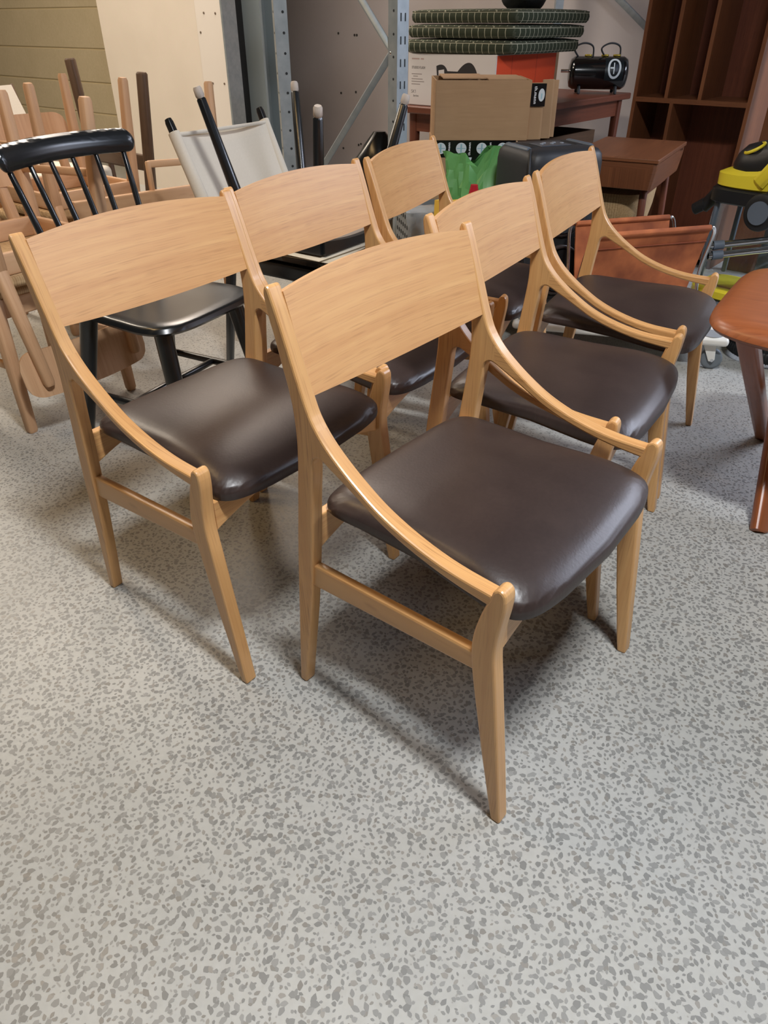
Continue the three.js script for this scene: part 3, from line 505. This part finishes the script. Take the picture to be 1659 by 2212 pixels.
for (const [k, lx, w, h] of [[0, 0.42, 0.5, 0.58], [1, 1.05, 0.6, 0.54]]) {
  const [x, z] = onTable(lx, -0.30), g = thing('storage_crate', ['dark brown wooden crate under the near end of the dark table', 'dark brown wooden crate under the far end of the dark table'][k], 'crate', x, z, TA, { group: 'crates under the dark table' });
  for (let i = 0; i < 5; i++) for (const s of [-1, 1]) { part('slat', box(w, h / 5 - 0.008, 0.014, 0, (i + 0.5) * h / 5, s * 0.2), walnut, g); part('slat', box(0.014, h / 5 - 0.008, 0.386, s * (w / 2 - 0.008), (i + 0.5) * h / 5, 0), walnut, g); }
  part('bottom', box(w - 0.03, 0.012, 0.38, 0, 0.012, 0), walnut, g);
}
function canvasTexture(w, h, draw) { const c = document.createElement('canvas'); c.width = w; c.height = h; const x = c.getContext('2d'); draw(x, w, h); const t = new THREE.CanvasTexture(c); t.colorSpace = THREE.SRGBColorSpace; return t; }
const sheetUV = (g) => { const p = g.attributes.position, n = p.count; g.computeBoundingBox(); const b = g.boundingBox, uv = new Float32Array(n * 2); for (let i = 0; i < n; i++) { uv[2 * i] = (p.getX(i) - b.min.x) / (b.max.x - b.min.x); uv[2 * i + 1] = (p.getY(i) - b.min.y) / (b.max.y - b.min.y); } g.setAttribute('uv', new THREE.BufferAttribute(uv, 2)); return g; };
{
  const [x, z] = onTable(0.335, -0.30);
  const g = thing('flash_carton', 'white carton with orange ends and a printed studio flash, under the plaid cushions', 'carton', x, z, TA, { y: 0.731 });
  const w = 0.55, h = 0.238, d = 0.58;                   // w along local z, d along local x
  part('body', box(d, h, w, 0, h / 2, 0, 0.004), std(0xd9d3cf, 0.6), g);
  const front = canvasTexture(1024, 448, (c, W, Hh) => {
    c.fillStyle = '#d9d3d0'; c.fillRect(0, 0, W, Hh);
    c.fillStyle = '#b49a94'; c.fillRect(40, 38, 96, 12); c.fillRect(150, 38, 40, 12);
    c.fillStyle = '#3a3432'; c.font = 'bold 30px sans-serif'; c.fillText('STUDIO FLASH', 40, 130, 170);
    c.fillStyle = '#9a908c'; for (const [a, b, l] of [[40, 172, 130], [60, 192, 60], [40, 216, 140], [40, 238, 160], [40, 262, 110]]) c.fillRect(a, b, l, 8);
    c.fillStyle = '#3a3432'; c.font = '40px sans-serif'; c.fillText('SK1', 36, 345); c.font = 'bold 24px sans-serif'; c.fillText('Series', 64, 378);
    c.fillStyle = '#2c2a2c'; c.beginPath(); c.moveTo(345, 100); c.quadraticCurveTo(440, 60, 480, 140); c.lineTo(600, 140); c.quadraticCurveTo(690, 40, 760, 70); c.quadraticCurveTo(830, 110, 850, 250); c.lineTo(700, 250); c.quadraticCurveTo(620, 200, 500, 220); c.lineTo(470, 300); c.lineTo(370, 300); c.closePath(); c.fill();
    c.fillStyle = '#d9d3d0'; c.beginPath(); c.moveTo(372, 136); c.lineTo(440, 126); c.lineTo(446, 190); c.lineTo(378, 200); c.closePath(); c.fill();
    c.fillStyle = '#cfcac8'; c.beginPath(); c.arc(412, 240, 52, 0, 7); c.fill(); c.fillStyle = '#3c4468'; c.fillRect(382, 222, 52, 38);
  });
  // the printed face looks towards -x of the carton (the camera side)
  const pf = sheetUV(new THREE.BoxGeometry(w - 0.008, h - 0.008, 0.0008)); part('printed_face', pf.rotateY(-Math.PI / 2).translate(-d / 2 - 0.0006, h / 2, 0), std(0xffffff, 0.55, { map: front }), g, 'white printed face');
  const end = canvasTexture(512, 224, (c, W, Hh) => { c.fillStyle = '#d9481c'; c.fillRect(0, 0, W, Hh); c.fillStyle = '#c23c16'; c.fillRect(118, 0, 8, Hh); c.fillRect(330, 0, 8, Hh); c.fillStyle = '#e8ddd8'; c.fillRect(452, 116, 34, 26); c.fillRect(452, 156, 34, 34); c.fillStyle = '#8a86a0'; c.fillRect(460, 163, 18, 20); });
  part('orange_end', sheetUV(new THREE.BoxGeometry(d - 0.008, h - 0.008, 0.0008)).translate(0, h / 2, w / 2 + 0.0006), std(0xffffff, 0.55, { map: end }), g, 'orange end');
  const [x2, z2] = onTable(0.76, -0.36);
  const k = thing('plain_carton', 'plain pale cardboard carton behind the orange end of the flash carton', 'carton', x2, z2, TA, { y: 0.731 });
  part('body', box(0.24, 0.235, 0.42, 0, 0.1175, 0, 0.004), kraft, k); part('tape', box(0.06, 0.001, 0.42, 0, 0.2358, 0), std(0xb59a70, 0.3), k);
  for (let i = 0; i < 3; i++) {
    const [cx, cz] = onTable(0.40 + 0.012 * i, -0.285 + 0.012 * i), cu = thing('seat_cushion', ['green plaid seat cushion, bottom of the stack of three', 'green plaid seat cushion, middle of the stack of three', 'green plaid seat cushion, top of the stack of three'][i], 'cushion', cx, cz, TA - 1.5 + 1.2 * i, { y: 0.9705 + 0.0625 * i, group: 'green plaid cushions stacked on the carton' });
    const hx = 0.375, hz = 0.345, rows = [[0.06, 0], [0.012, 0.001], [0.003, 0.012], [0, 0.028], [0.003, 0.044], [0.014, 0.054], [0.06, 0.059], [0.2, 0.060]].map(([q, y]) => ringXZ(hx - q, hz - q, 9, 80, y, 0, 0, (p) => { p.y += 0.0008 * Math.sin(p.x * 13 + i) * (y > 0.03 ? 1 : 0); return p; }));
    part('cover', fromGrid(rows, true, true, true, (k2, j) => { const p = rows[j][k2]; return [Math.abs(p.x) / hx > Math.abs(p.z) / hz ? p.z : p.x, (j > 5 || j < 2) ? (Math.abs(p.x) / hx > Math.abs(p.z) / hz ? p.x : p.z) : p.y + 0.35]; }), plaid, cu);
    part('piping', tube(ringXZ(hx - 0.004, hz - 0.004, 9, 60, 0.048), 0.003, 160, 6, true), plaid, cu);
  }
  const [bx, bz] = onTable(0.62, -0.25), bb = thing('black_bag', 'soft black bag lying on top of the plaid cushions', 'bag', bx, bz, TA, { y: 1.158 });
  const rows = []; for (let j = 0; j <= 8; j++) { const t = j / 8, s = Math.sin(Math.PI * (0.16 + 0.80 * t)) ** 0.6; rows.push(ringXZ(0.13 * s, 0.11 * s, 2.6, 26, 0.14 * t, 0, 0, (p) => { p.x += 0.012 * Math.sin(p.y * 60 + p.z * 30); return p; })); }
  part('body', loft(rows), rubber, bb); part('strap', tube([V(-0.1, 0.08, 0.08), V(0, 0.16, 0.1), V(0.1, 0.09, 0.09)], 0.008, 20, 6), std(0x8a6a1e, 0.7), bb, 'mustard yellow strap');
}
{ // compressor
  const [x, z] = onTable(1.37, -0.14), g = thing('compressor', 'small black air compressor with looped hoses on the dark table', 'compressor', x, z, TA - 34, { y: 0.733 });
  const gloss = phy(0x0b0d0f, 0.18, { clearcoat: 0.6 }), R = 0.088, cy = 0.108, prof = [[0, -0.18], [0.04, -0.178], [0.075, -0.168], [R, -0.145], [R, 0.145], [0.075, 0.168], [0.04, 0.178], [0, 0.18]].map(([a, b]) => new THREE.Vector2(a, b));
  part('tank', new THREE.LatheGeometry(prof, 36).rotateX(Math.PI / 2).translate(0, cy, 0), gloss, g);
  const lab = canvasTexture(256, 256, (c) => { c.fillStyle = '#10181c'; c.fillRect(0, 0, 256, 256); c.strokeStyle = '#c4ccce'; c.lineWidth = 26; c.beginPath(); c.ellipse(128, 128, 78, 100, 0, 0, 7); c.stroke(); c.fillStyle = '#c4ccce'; c.fillRect(70, 120, 60, 16); c.fillRect(116, 70, 14, 120); c.fillStyle = '#2c3440'; c.fillRect(140, 90, 40, 76); });
  part('label', slab((u, v) => { const th = lerp(-0.75, 0.75, v) + 0.35, r = R + 0.001; return V(-Math.cos(th) * r, cy + Math.sin(th) * r, lerp(0.03, 0.14, u)); }, 8, 10, 0.001), std(0xffffff, 0.35, { map: lab }), g, 'round grey label');
  for (const zz of [-0.11, 0.11]) part('foot', [limb(V(-0.07, 0.0, zz), V(-0.05, 0.045, zz), 0.014, 0.02), limb(V(0.07, 0.0, zz), V(0.05, 0.045, zz), 0.014, 0.02)], rubber, g);
  part('valve', new THREE.CylinderGeometry(0.009, 0.009, 0.05, 12).rotateX(Math.PI / 2).translate(0, cy + 0.01, -0.2), chrome, g);
  for (const [z0, z1] of [[-0.16, -0.05], [0.0, 0.11]]) part('hose', tube([V(-0.01, cy + R - 0.006, z0 + 0.03), V(-0.03, cy + R + 0.04, z0), V(-0.02, cy + R + 0.066, z0 + 0.05), V(0.0, cy + R + 0.05, z1), V(0.0, cy + R - 0.006, z1 + 0.01)], 0.005, 40, 8), rubber, g);
  for (const zz of [-0.07, 0.03, 0.1]) part('fitting', new THREE.TorusGeometry(0.018, 0.005, 8, 20).rotateX(Math.PI / 2).translate(0, cy + R + 0.004, zz), std(0xb9a23e, 0.35, { metalness: 0.6 }), g);
}

// ---------------------------------------------------------------- taped cardboard boxes in front of it
const tapeTex = (w, h, flip) => canvasTexture(w, h, (c, W, Hh) => {
  c.fillStyle = '#0e0e10'; c.fillRect(0, 0, W, Hh);
  const n = Math.round(W / (Hh * 1.45));
  for (let i = 0; i < n; i++) { const x = (i + 0.36) * W / n; c.fillStyle = '#cfd6da'; c.beginPath(); c.arc(x, Hh * 0.46, Hh * 0.34, 0, 7); c.fill(); c.fillStyle = '#8fb2bc'; c.fillRect(x - Hh * 0.05, Hh * 0.2, Hh * 0.1, Hh * 0.52); c.fillRect(x - Hh * 0.28, Hh * 0.44, Hh * 0.56, Hh * 0.05);
    c.save(); c.translate(x + W / n * 0.46, Hh * 0.88); c.rotate(-Math.PI / 2); c.fillStyle = '#f2f2f2'; c.font = 'bold ' + Math.round(Hh * 0.2) + 'px sans-serif'; c.fillText('th.mann', 0, 0, Hh * 0.78); c.restore(); }
});
{
  const g = thing('cardboard_box', 'tall cardboard box sealed with black printed tape, behind the green bag', 'box', 0.40, 3.66, 90);
  part('body', box(0.37, 0.672, 0.33, 0, 0.336, 0, 0.004), kraft, g);
  part('tape', sheetUV(new THREE.BoxGeometry(0.36, 0.066, 0.0008)).translate(-0.004, 0.640, 0.1658), std(0xffffff, 0.25, { map: tapeTex(1024, 192) }), g, 'black tape with pale discs');
  const down = canvasTexture(256, 256, (c) => { c.fillStyle = '#0e0e10'; c.fillRect(0, 0, 256, 256); c.fillStyle = '#cfd6da'; c.beginPath(); c.arc(90, 0, 60, 0, Math.PI); c.fill(); c.beginPath(); c.arc(220, 130, 56, 0, 7); c.fill(); c.fillStyle = '#e8e8e8'; c.font = 'bold 44px sans-serif'; c.fillText('th.mann', 14, 150, 150); c.fillRect(14, 168, 130, 5); });
  part('tape', sheetUV(new THREE.BoxGeometry(0.105, 0.11, 0.0008)).translate(-0.022, 0.552, 0.1658), std(0xffffff, 0.25, { map: down }), g);
  const u = thing('cardboard_box', 'opened cardboard box with raised flaps, standing on the taped one', 'box', 0.42, 3.66, 90, { y: 0.674 });
  const h = 0.225, w = 0.40;
  part('body', [box(w, h, 0.005, 0, h / 2, 0.16), box(w, h, 0.005, 0, h / 2, -0.16), box(0.005, h, 0.32, -w / 2, h / 2, 0), box(0.005, h, 0.32, w / 2, h / 2, 0), box(w, 0.005, 0.32, 0, 0.0025, 0)], kraft, u);
  part('flap', box(0.16, 0.004, 0.30, 0.1, h + 0.002, 0), kraft, u); part('flap', box(0.18, 0.004, 0.30, -0.08, h + 0.006, 0.0), kraft, u);
  part('flap', limb(V(w / 2 + 0.035, 0.0, 0.135), V(w / 2 + 0.03, h - 0.01, 0.14), 0.062, 0.005, 0.062, 0.005, { n: 9, seg: 20, cap: 0.0005 }), kraft, u);
  part('flap', limb(V(w / 2 + 0.088, 0.0, 0.10), V(w / 2 + 0.082, h, 0.105), 0.05, 0.005, 0.05, 0.005, { n: 9, seg: 20, cap: 0.0005 }), kraft, u);
  part('flap', limb(V(w / 2 + 0.12, 0.0, 0.05), V(w / 2 + 0.118, h - 0.005, 0.05), 0.04, 0.005, 0.04, 0.005, { n: 9, seg: 20, cap: 0.0005 }), kraft, u);
  part('tape', sheetUV(new THREE.BoxGeometry(0.075, 0.085, 0.0008)).translate(w / 2 + 0.03, h - 0.055, 0.1462), std(0xffffff, 0.25, { map: canvasTexture(256, 256, (c) => { c.fillStyle = '#0e0e10'; c.fillRect(0, 0, 256, 256); c.fillStyle = '#cfd6da'; c.beginPath(); c.ellipse(196, 128, 46, 72, 0, 0, 7); c.fill(); c.fillStyle = '#9cc0ca'; c.fillRect(188, 110, 18, 60); c.save(); c.translate(88, 30); c.rotate(Math.PI / 2); c.fillStyle = '#f2f2f2'; c.font = 'bold 54px sans-serif'; c.fillText('th.mann', 0, 0, 200); c.restore(); }) }), u, 'black tape with pale disc');
}

// ---------------------------------------------------------------- green bag, speaker, dolly, suede rack
{
  const g = thing('green_bag', 'crumpled green plastic carrier bag before the taped cardboard box', 'bag', 0.375, 3.20, 90, { y: 0 });
  const rows = []; for (let j = 0; j <= 22; j++) { const t = j / 22, r = lerp(0.125, 0.118, t) * (t < 0.06 ? 0.8 : 1); rows.push(ringXZ(r * 1.06, r * (0.8 - 0.45 * smooth(0.7, 1, t)), 2.8, 44, 0.665 * t, 0, 0, (p) => {
    const n = vnoise(p.x * 34 + 50, p.y * 17 + p.z * 34 + 50, 999, 999, 15) - 0.5, n2 = vnoise(p.x * 80 + 50, p.y * 50 + p.z * 80 + 50, 999, 999, 17) - 0.5;
    const k = 1 + (0.42 * n + 0.22 * n2) * smooth(0, 0.15, t); p.x *= k; p.z *= k; if (t > 0.75) { p.y += (p.x > 0 ? 0.028 : 0.006) * smooth(0.75, 1, t) + 0.03 * n * smooth(0.8, 1, t) - 0.05 * smooth(0.05, 0, Math.abs(p.x)) * smooth(0.7, 1, t); } return p; })); }
  part('film', toCreasedNormals(fromGrid(rows, true, true, false), 0.16), greenFilm, g);
  part('tag', box(0.022, 0.04, 0.001, 0.082, 0.52, 0.1), std(0xf0f0ee, 0.5), g, 'small white tag');
  const b = thing('red_pouch', 'small red pouch with white spots before the green bag', 'pouch', 0.330, 2.835, 90, { y: 0 });
  const rr2 = []; for (let j = 0; j <= 10; j++) { const t = j / 10; rr2.push(ringXZ(0.05 * (1 - 0.75 * smooth(0.75, 1, t)), 0.03 * (1 - 0.6 * t), 2.6, 24, 0.61 * t)); }
  part('film', loft(rr2), phy(0xb01f2c, 0.35), b);
  for (const [sx, sy] of [[-0.010, 0.572], [0.014, 0.545], [-0.018, 0.525]]) part('spot', new THREE.SphereGeometry(0.006, 10, 8).scale(1, 1, 0.3).translate(sx, sy, 0.019), std(0xf4f0ec, 0.5), b);
  const y = thing('yellow_packet', 'yellow and blue printed packet beside the red pouch', 'packet', 0.236, 2.80, 90);
  part('film', slab((u, v) => V(lerp(-0.055, 0.055, u) * (1 - 0.25 * v), 0.56 * v, 0.02 * Math.sin(3 * u) - 0.03 * v), 8, 12, 0.03), phy(0xe9b94a, 0.35), y);
  part('blue_print', box(0.075, 0.03, 0.001, 0.01, 0.50, 0.012), std(0x4a90cc, 0.4), y, 'blue print');
}
{
  const g = thing('floor_dolly', 'white plastic transport dolly on grey swivel castors', 'dolly', 1.045, 2.80, 14.5);
  part('deck', box(0.40, 0.032, 0.80, 0, 0.118, -0.11, 0.014), whitePlastic, g);
  for (const [x, z] of [[-0.15, 0.23], [0.15, 0.23], [-0.15, -0.45], [0.15, -0.45]]) {
    part('pad', new THREE.CylinderGeometry(0.042, 0.042, 0.002, 28).translate(x, 0.135, z), std(0x8c8f92, 0.6), g, 'grey round pad');
    const c = part('castor', [limb(V(x - 0.019, 0.102, z), V(x - 0.019, 0.036, z + 0.02), 0.004, 0.045, 0.004, 0.022, { n: 6 }), limb(V(x + 0.019, 0.102, z), V(x + 0.019, 0.036, z + 0.02), 0.004, 0.045, 0.004, 0.022, { n: 6 }), box(0.05, 0.006, 0.05, x, 0.1, z)], whitePlastic, g);
    part('wheel', new THREE.LatheGeometry([[0.004, -0.01], [0.03, -0.011], [0.039, -0.009], [0.0395, 0], [0.039, 0.009], [0.03, 0.011], [0.004, 0.01]].map(([a, b]) => new THREE.Vector2(a, b)), 28).rotateZ(Math.PI / 2).translate(x, 0.0395, z + 0.02), std(0x6c7378, 0.5), c, 'grey tyre');
    part('axle', new THREE.CylinderGeometry(0.006, 0.006, 0.05, 10).rotateZ(Math.PI / 2).translate(x, 0.0395, z + 0.02), chrome, c);
  }
}
{
  const g = thing('speaker', 'black portable loudspeaker with carry handle behind the right row', 'speaker', 0.628, 3.01, 68, { y: 0.134 });
  const h = 0.585, rows = [[0.03, 0], [0.004, 0.006], [0, 0.03], [0, 0.3], [0.0, h - 0.05], [0.004, h - 0.022], [0.016, h - 0.006], [0.035, h], [0.1, h + 0.002]].map(([q, y]) => ringXZ(0.165 - q, 0.145 - q, 6, 64, y));
  part('cabinet', loft(rows), phy(0x26282c, 0.5), g);
  part('grille', slab((u, v) => V(lerp(-0.125, 0.125, u), lerp(0.05, 0.5, v), 0.147 - 0.012 * (2 * u - 1) ** 4), 10, 10, 0.006), std(0x141516, 0.8), g);
  for (const y of [0.16, 0.38]) { part('driver_ring', new THREE.TorusGeometry(0.088, 0.009, 10, 40).translate(0, y, 0.152), phy(0x3a3230, 0.35), g); part('cone', new THREE.ConeGeometry(0.08, 0.02, 32, 1, true).rotateX(-Math.PI / 2).translate(0, y, 0.155), rubber, g); }
  for (const s of [-1, 1]) { part('handle_recess', box(0.028, 0.003, 0.11, s * 0.098, h + 0.0015, -0.01, 0.0014), rubber, g); part('handle', limb(V(s * 0.135, h - 0.004, -0.09), V(s * 0.135, h - 0.004, 0.07), 0.026, 0.02, 0.026, 0.02, { cap: 0.01 }), greyPlastic, g); }
  part('control_panel', box(0.13, 0.004, 0.09, -0.01, h + 0.003, 0.01, 0.0015), std(0x43474e, 0.35), g);
  for (let k = 0; k < 5; k++) part('button', new THREE.CylinderGeometry(0.007, 0.007, 0.003, 14).translate(-0.05 + k * 0.022, h + 0.0065, 0.015 - 0.02 * (k % 2)), std(0x8d939c, 0.4), g);
  part('cable', tube([V(-0.145, h + 0.001, 0.09), V(-0.172, h - 0.06, 0.14), V(-0.178, h - 0.3, 0.165), V(-0.16, 0.1, 0.185), V(-0.14, 0.01, 0.19)], 0.0045, 40, 8), rubber, g);
}
{
  const g = thing('magazine_rack', 'rust orange suede magazine rack on a chrome tube frame', 'rack', 0.955, 2.80, 74, { y: 0.136 });
  const W = 0.232, H = 0.335;
  // two leather panels lean apart, joined at the bottom
  for (const [s, w0, off] of [[1, W, 0], [-1, W - 0.03, -0.015]]) {
    const p = part('panel', slab((u, v) => V(lerp(-w0, w0, u) + off, lerp(0.02, H, v), s * (0.02 + 0.075 * v) + 0.004 * Math.sin(3.14 * u) * (1 - v)), 16, 10, 0.006, 0.54, 0.34), suede, g);
    part('sleeve', limb(V(-w0 + off, H + 0.003, s * 0.096), V(w0 + off, H + 0.003, s * 0.096), 0.022, 0.022, 0.022, 0.022, { cap: 0.002 }), suede, p);
    part('seam', limb(V(-w0 + off, H - 0.045, s * 0.089 + 0.0015 * s), V(w0 + off, H - 0.045, s * 0.089 + 0.0015 * s), 0.004, 0.003), std(0x8a4426, 0.8), p);
    part('tube', tube([V(w0 + off - 0.01, H + 0.003, s * 0.096), V(w0 + off + 0.012, H + 0.003, s * 0.096), V(w0 + off + 0.022, H - 0.012, s * 0.093), V(w0 + off + 0.03, 0.15, s * 0.055), V(w0 + off + 0.034, 0.008, s * 0.085)], 0.0065, 50, 10), chrome, g);
    part('tube', tube([V(-w0 + off + 0.01, H + 0.003, s * 0.096), V(-w0 + off - 0.012, H + 0.003, s * 0.096), V(-w0 + off - 0.022, H - 0.012, s * 0.093), V(-w0 + off - 0.03, 0.15, s * 0.055), V(-w0 + off - 0.034, 0.008, s * 0.085)], 0.0065, 50, 10), chrome, g);
  }
  part('bottom', slab((u, v) => V(lerp(-W, W, u), 0.018, lerp(-0.022, 0.022, v)), 8, 2, 0.006), suede, g);
}

// ---------------------------------------------------------------- sewing table, bookcase, cleaner
{
  const g = thing('sewing_table', 'teak sewing table with a lidded box and wicker basket underneath', 'table', 1.0975, 3.55, 29);
  const hx = 0.31, hz = 0.185;
  const body = loft([[0.014, 0.520], [0.010, 0.522], [0.0, 0.60], [0, 0.622]].map(([q, y]) => ringXZ(hx - q, hz - q, 24, 96, y)));
  part('box', boxUV(body, 'x'), bookTeak, g);
  part('lid', box(2 * hx + 0.006, 0.018, 2 * hz + 0.006, 0, 0.632, 0, 0.005), bookTeak, g);
  part('hinge', box(0.03, 0.008, 0.003, 0.2, 0.622, hz + 0.004), chrome, g);
  for (const [sx, sz] of [[-1, 1], [1, 1], [-1, -1], [1, -1]]) part('leg', limb(V(sx * 0.235, 0.522, sz * 0.135), V(sx * 0.27, 0, sz * 0.165), 0.034, 0.034, 0.02, 0.02), darkTeak, g);
  part('basket', loft([[0.075, 0.29], [0.05, 0.295], [0.025, 0.33], [0.008, 0.40], [0, 0.47], [0, 0.482]].map(([q, y]) => ringXZ(0.22 - q, 0.13 - q * 0.7, 3.4, 48, y)), 0.6, 0.3), wicker, g, 'woven cane basket');
  for (const s of [-1, 1]) part('runner', box(0.5, 0.015, 0.016, 0, 0.492, s * 0.132), darkTeak, g);
}
{
  const a = 40, g = thing('bookcase', 'tall open teak bookcase with upright dividers', 'bookcase', 1.305, 4.30, a);
  // local z runs along the front (to the right), local x into the depth
  const W = 0.575, dp = 0.30, H = 2.0, t = 0.018, vert = (z, y0, y1, name = 'divider') => part(name, box(dp, y1 - y0, t, dp / 2, (y0 + y1) / 2, z), bookTeak, g), shelf = (y, th = 0.022) => part('shelf', box(dp, th, W - t, dp / 2, y, W / 2), bookTeak, g);
  vert(0, 0, H, 'side_panel'); vert(W, 0, H, 'side_panel');
  shelf(0.77); shelf(0.05); shelf(1.55); part('top', box(dp, 0.022, W + t, dp / 2, H + 0.011, W / 2), bookTeak, g);
  vert(0.165, 0.781, 1.539); vert(0.335, 0.781, 1.539); vert(0.20, 0.061, 0.759);
  part('back_panel', box(0.008, H, W, dp + 0.004, H / 2, W / 2), darkTeak, g);
  const b = thing('teak_plank', 'reddish teak plank leaning upright right of the bookcase', 'plank', 1.92, 3.87, a);
  part('plank', box(0.022, 1.9, 0.20, 0, 0.95, 0, 0.004), bookTeak, b);
}
{
  const g = thing('carpet_cleaner', 'yellow and black wet vacuum cleaner with clear tank', 'vacuum cleaner', 1.555, 3.16, 50);
  // local z faces the camera's right, local x away; the nose points to -z
  part('base', loft([[0.02, 0.045], [0, 0.05], [0, 0.08], [0.012, 0.098], [0.03, 0.10]].map(([q, y]) => ringXZ(0.135 - q, 0.165 - q, 4, 48, y))), greyPlastic, g); part('base_rim', loft([[0.01, 0.098], [0, 0.104], [0, 0.13], [0.01, 0.136]].map(([q, y]) => ringXZ(0.14 - q, 0.172 - q, 4, 48, y))), yellowPlastic, g, 'yellow rim'); g.scale.y = 1.06;
  for (const [x, z] of [[-0.13, 0.13], [0.13, 0.13], [-0.13, -0.13], [0.13, -0.13]]) part('castor', new THREE.CylinderGeometry(0.032, 0.032, 0.03, 20).rotateZ(Math.PI / 2).translate(x, 0.032, z), rubber, g);
  part('tank', loft([[0.01, 0.137], [0, 0.146], [0, 0.40], [0.004, 0.455]].map(([q, y]) => ringXZ(0.125 - q, 0.16 - q, 5, 48, y))), clearPlastic, g, 'clear water tank');
  for (const x of [-0.105, 0.105]) part('tank_post', limb(V(x, 0.15, -0.13), V(x, 0.46, -0.13), 0.022, 0.022), greyPlastic, g); part('float_box', box(0.08, 0.26, 0.06, 0.03, 0.30, 0.08, 0.01), greyPlastic, g); part('side_arm', limb(V(-0.155, 0.44, 0.09), V(-0.135, 0.70, 0.185), 0.05, 0.075, 0.05, 0.06, { n: 4 }), blackPlastic, g); part('yellow_sweep', limb(V(-0.132, 0.54, 0.03), V(-0.125, 0.725, 0.15), 0.03, 0.055, 0.03, 0.05, { n: 4 }), yellowPlastic, g);
  part('collar', loft([[0.012, 0.456], [0, 0.462], [0, 0.505], [0.01, 0.512]].map(([q, y]) => ringXZ(0.142 - q, 0.178 - q, 4.5, 48, y))), blackPlastic, g);
  const sweep = (p) => { p.y += 0.0 + 0.35 * Math.max(0, p.z + 0.02) * smooth(0.5, 0.6, p.y); return p; };
  part('yellow_shell', loft([[0.016, 0.512], [0.006, 0.518], [0.004, 0.56], [0.03, 0.572]].map(([q, y]) => ringXZ(0.14 - q, 0.178 - q, 3.6, 48, y, 0, 0, sweep))), yellowPlastic, g, 'yellow cover');
  part('hood', loft([[0.03, 0.562], [0.026, 0.59], [0.036, 0.625], [0.062, 0.655], [0.1, 0.668]].map(([q, y]) => ringXZ(0.135 - q, 0.165 - q, 3, 48, y, 0, 0.004, sweep))), blackPlastic, g, 'black hood');
  part('cap', loft([[0.0, 0.65], [0, 0.69], [0, 0.72], [0.008, 0.73]].map(([q, y]) => ringXZ(0.042 - q, 0.042 - q, 2, 28, y, -0.05, 0.03))), greyPlastic, g, 'grey cap');
  part('switch_ring', new THREE.TorusGeometry(0.036, 0.006, 8, 28).rotateX(Math.PI / 2 - 0.5).rotateY(0.6).translate(-0.06, 0.648, -0.055), yellowPlastic, g, 'yellow ring');
  part('nozzle', [limb(V(-0.02, 0.50, -0.16), V(-0.04, 0.41, -0.225), 0.06, 0.06, 0.05, 0.05), limb(V(-0.04, 0.43, -0.215), V(-0.05, 0.40, -0.26), 0.05, 0.05, 0.045, 0.045)], rubber, g);
  part('wheel', new THREE.LatheGeometry([[0.0, 0.022], [0.04, 0.022], [0.046, 0.016], [0.06, 0.02], [0.066, 0.008], [0.066, -0.02], [0, -0.02]].map(([q, b]) => new THREE.Vector2(q, b)), 36).rotateZ(Math.PI / 2).translate(-0.168, 0.455, 0.085), rubber, g);
  part('hub', new THREE.CylinderGeometry(0.041, 0.041, 0.006, 30).rotateZ(Math.PI / 2).translate(-0.192, 0.455, 0.085), greyPlastic, g, 'grey hub');
  for (let k = 0; k < 2; k++) { const pi = thing('chrome_pipe', ['upper chrome suction pipe lying across the cleaner tank', 'lower chrome suction pipe lying across the cleaner tank'][k], 'pipe', 0, 0, 90, { group: 'chrome pipes in front of the clear tank' }); part('pipe', tube([P(1.315, 0.352 - 0.036 * k, 3.0 - 0.012 * k), P(1.60, 0.385 - 0.034 * k, 2.985 - 0.012 * k), P(1.95, 0.415 - 0.034 * k, 2.96 - 0.012 * k)], 0.0135, 30, 14), chrome, pi); part('clip', tube([P(1.33, 0.354 - 0.036 * k, 3.0 - 0.012 * k), P(1.37, 0.359 - 0.036 * k, 2.997 - 0.012 * k)], 0.018, 6, 12), greyPlastic, pi);
    part('end_rest', limb(P(1.93, 0.0, 2.962 - 0.012 * k), P(1.93, 0.4 - 0.034 * k, 2.962 - 0.012 * k), 0.012, 0.012), rubber, pi); }
  const ho = thing('vacuum_hose', 'thick black ribbed hose coiled on the floor under the teak table', 'hose', 1.60, 2.70, 90);
  const pts = []; for (let i = 0; i <= 60; i++) { const t = i / 60 * Math.PI * 4.2; pts.push(V(Math.cos(t) * (0.215 - 0.004 * Math.sin(t)), 0.036 + 0.062 * i / 60 * 1.15, Math.sin(t) * 0.15)); }
  part('tube', tube(pts, 0.031, 260, 14), rubber, ho);
  const ribs = []; const crv = new THREE.CatmullRomCurve3(pts); for (let i = 0; i < 230; i++) { const p = crv.getPointAt(i / 230), tg = crv.getTangentAt(i / 230); const r = new THREE.TorusGeometry(0.0315, 0.0022, 5, 14); r.applyQuaternion(new THREE.Quaternion().setFromUnitVectors(V(0, 0, 1), tg)); r.translate(p.x, p.y, p.z); ribs.push(r); }
  const rb = part('ribs', ribs, rubber, ho); rb.userData.kind = 'stuff';
}
shadows(scene);
renderer.render(scene, camera);
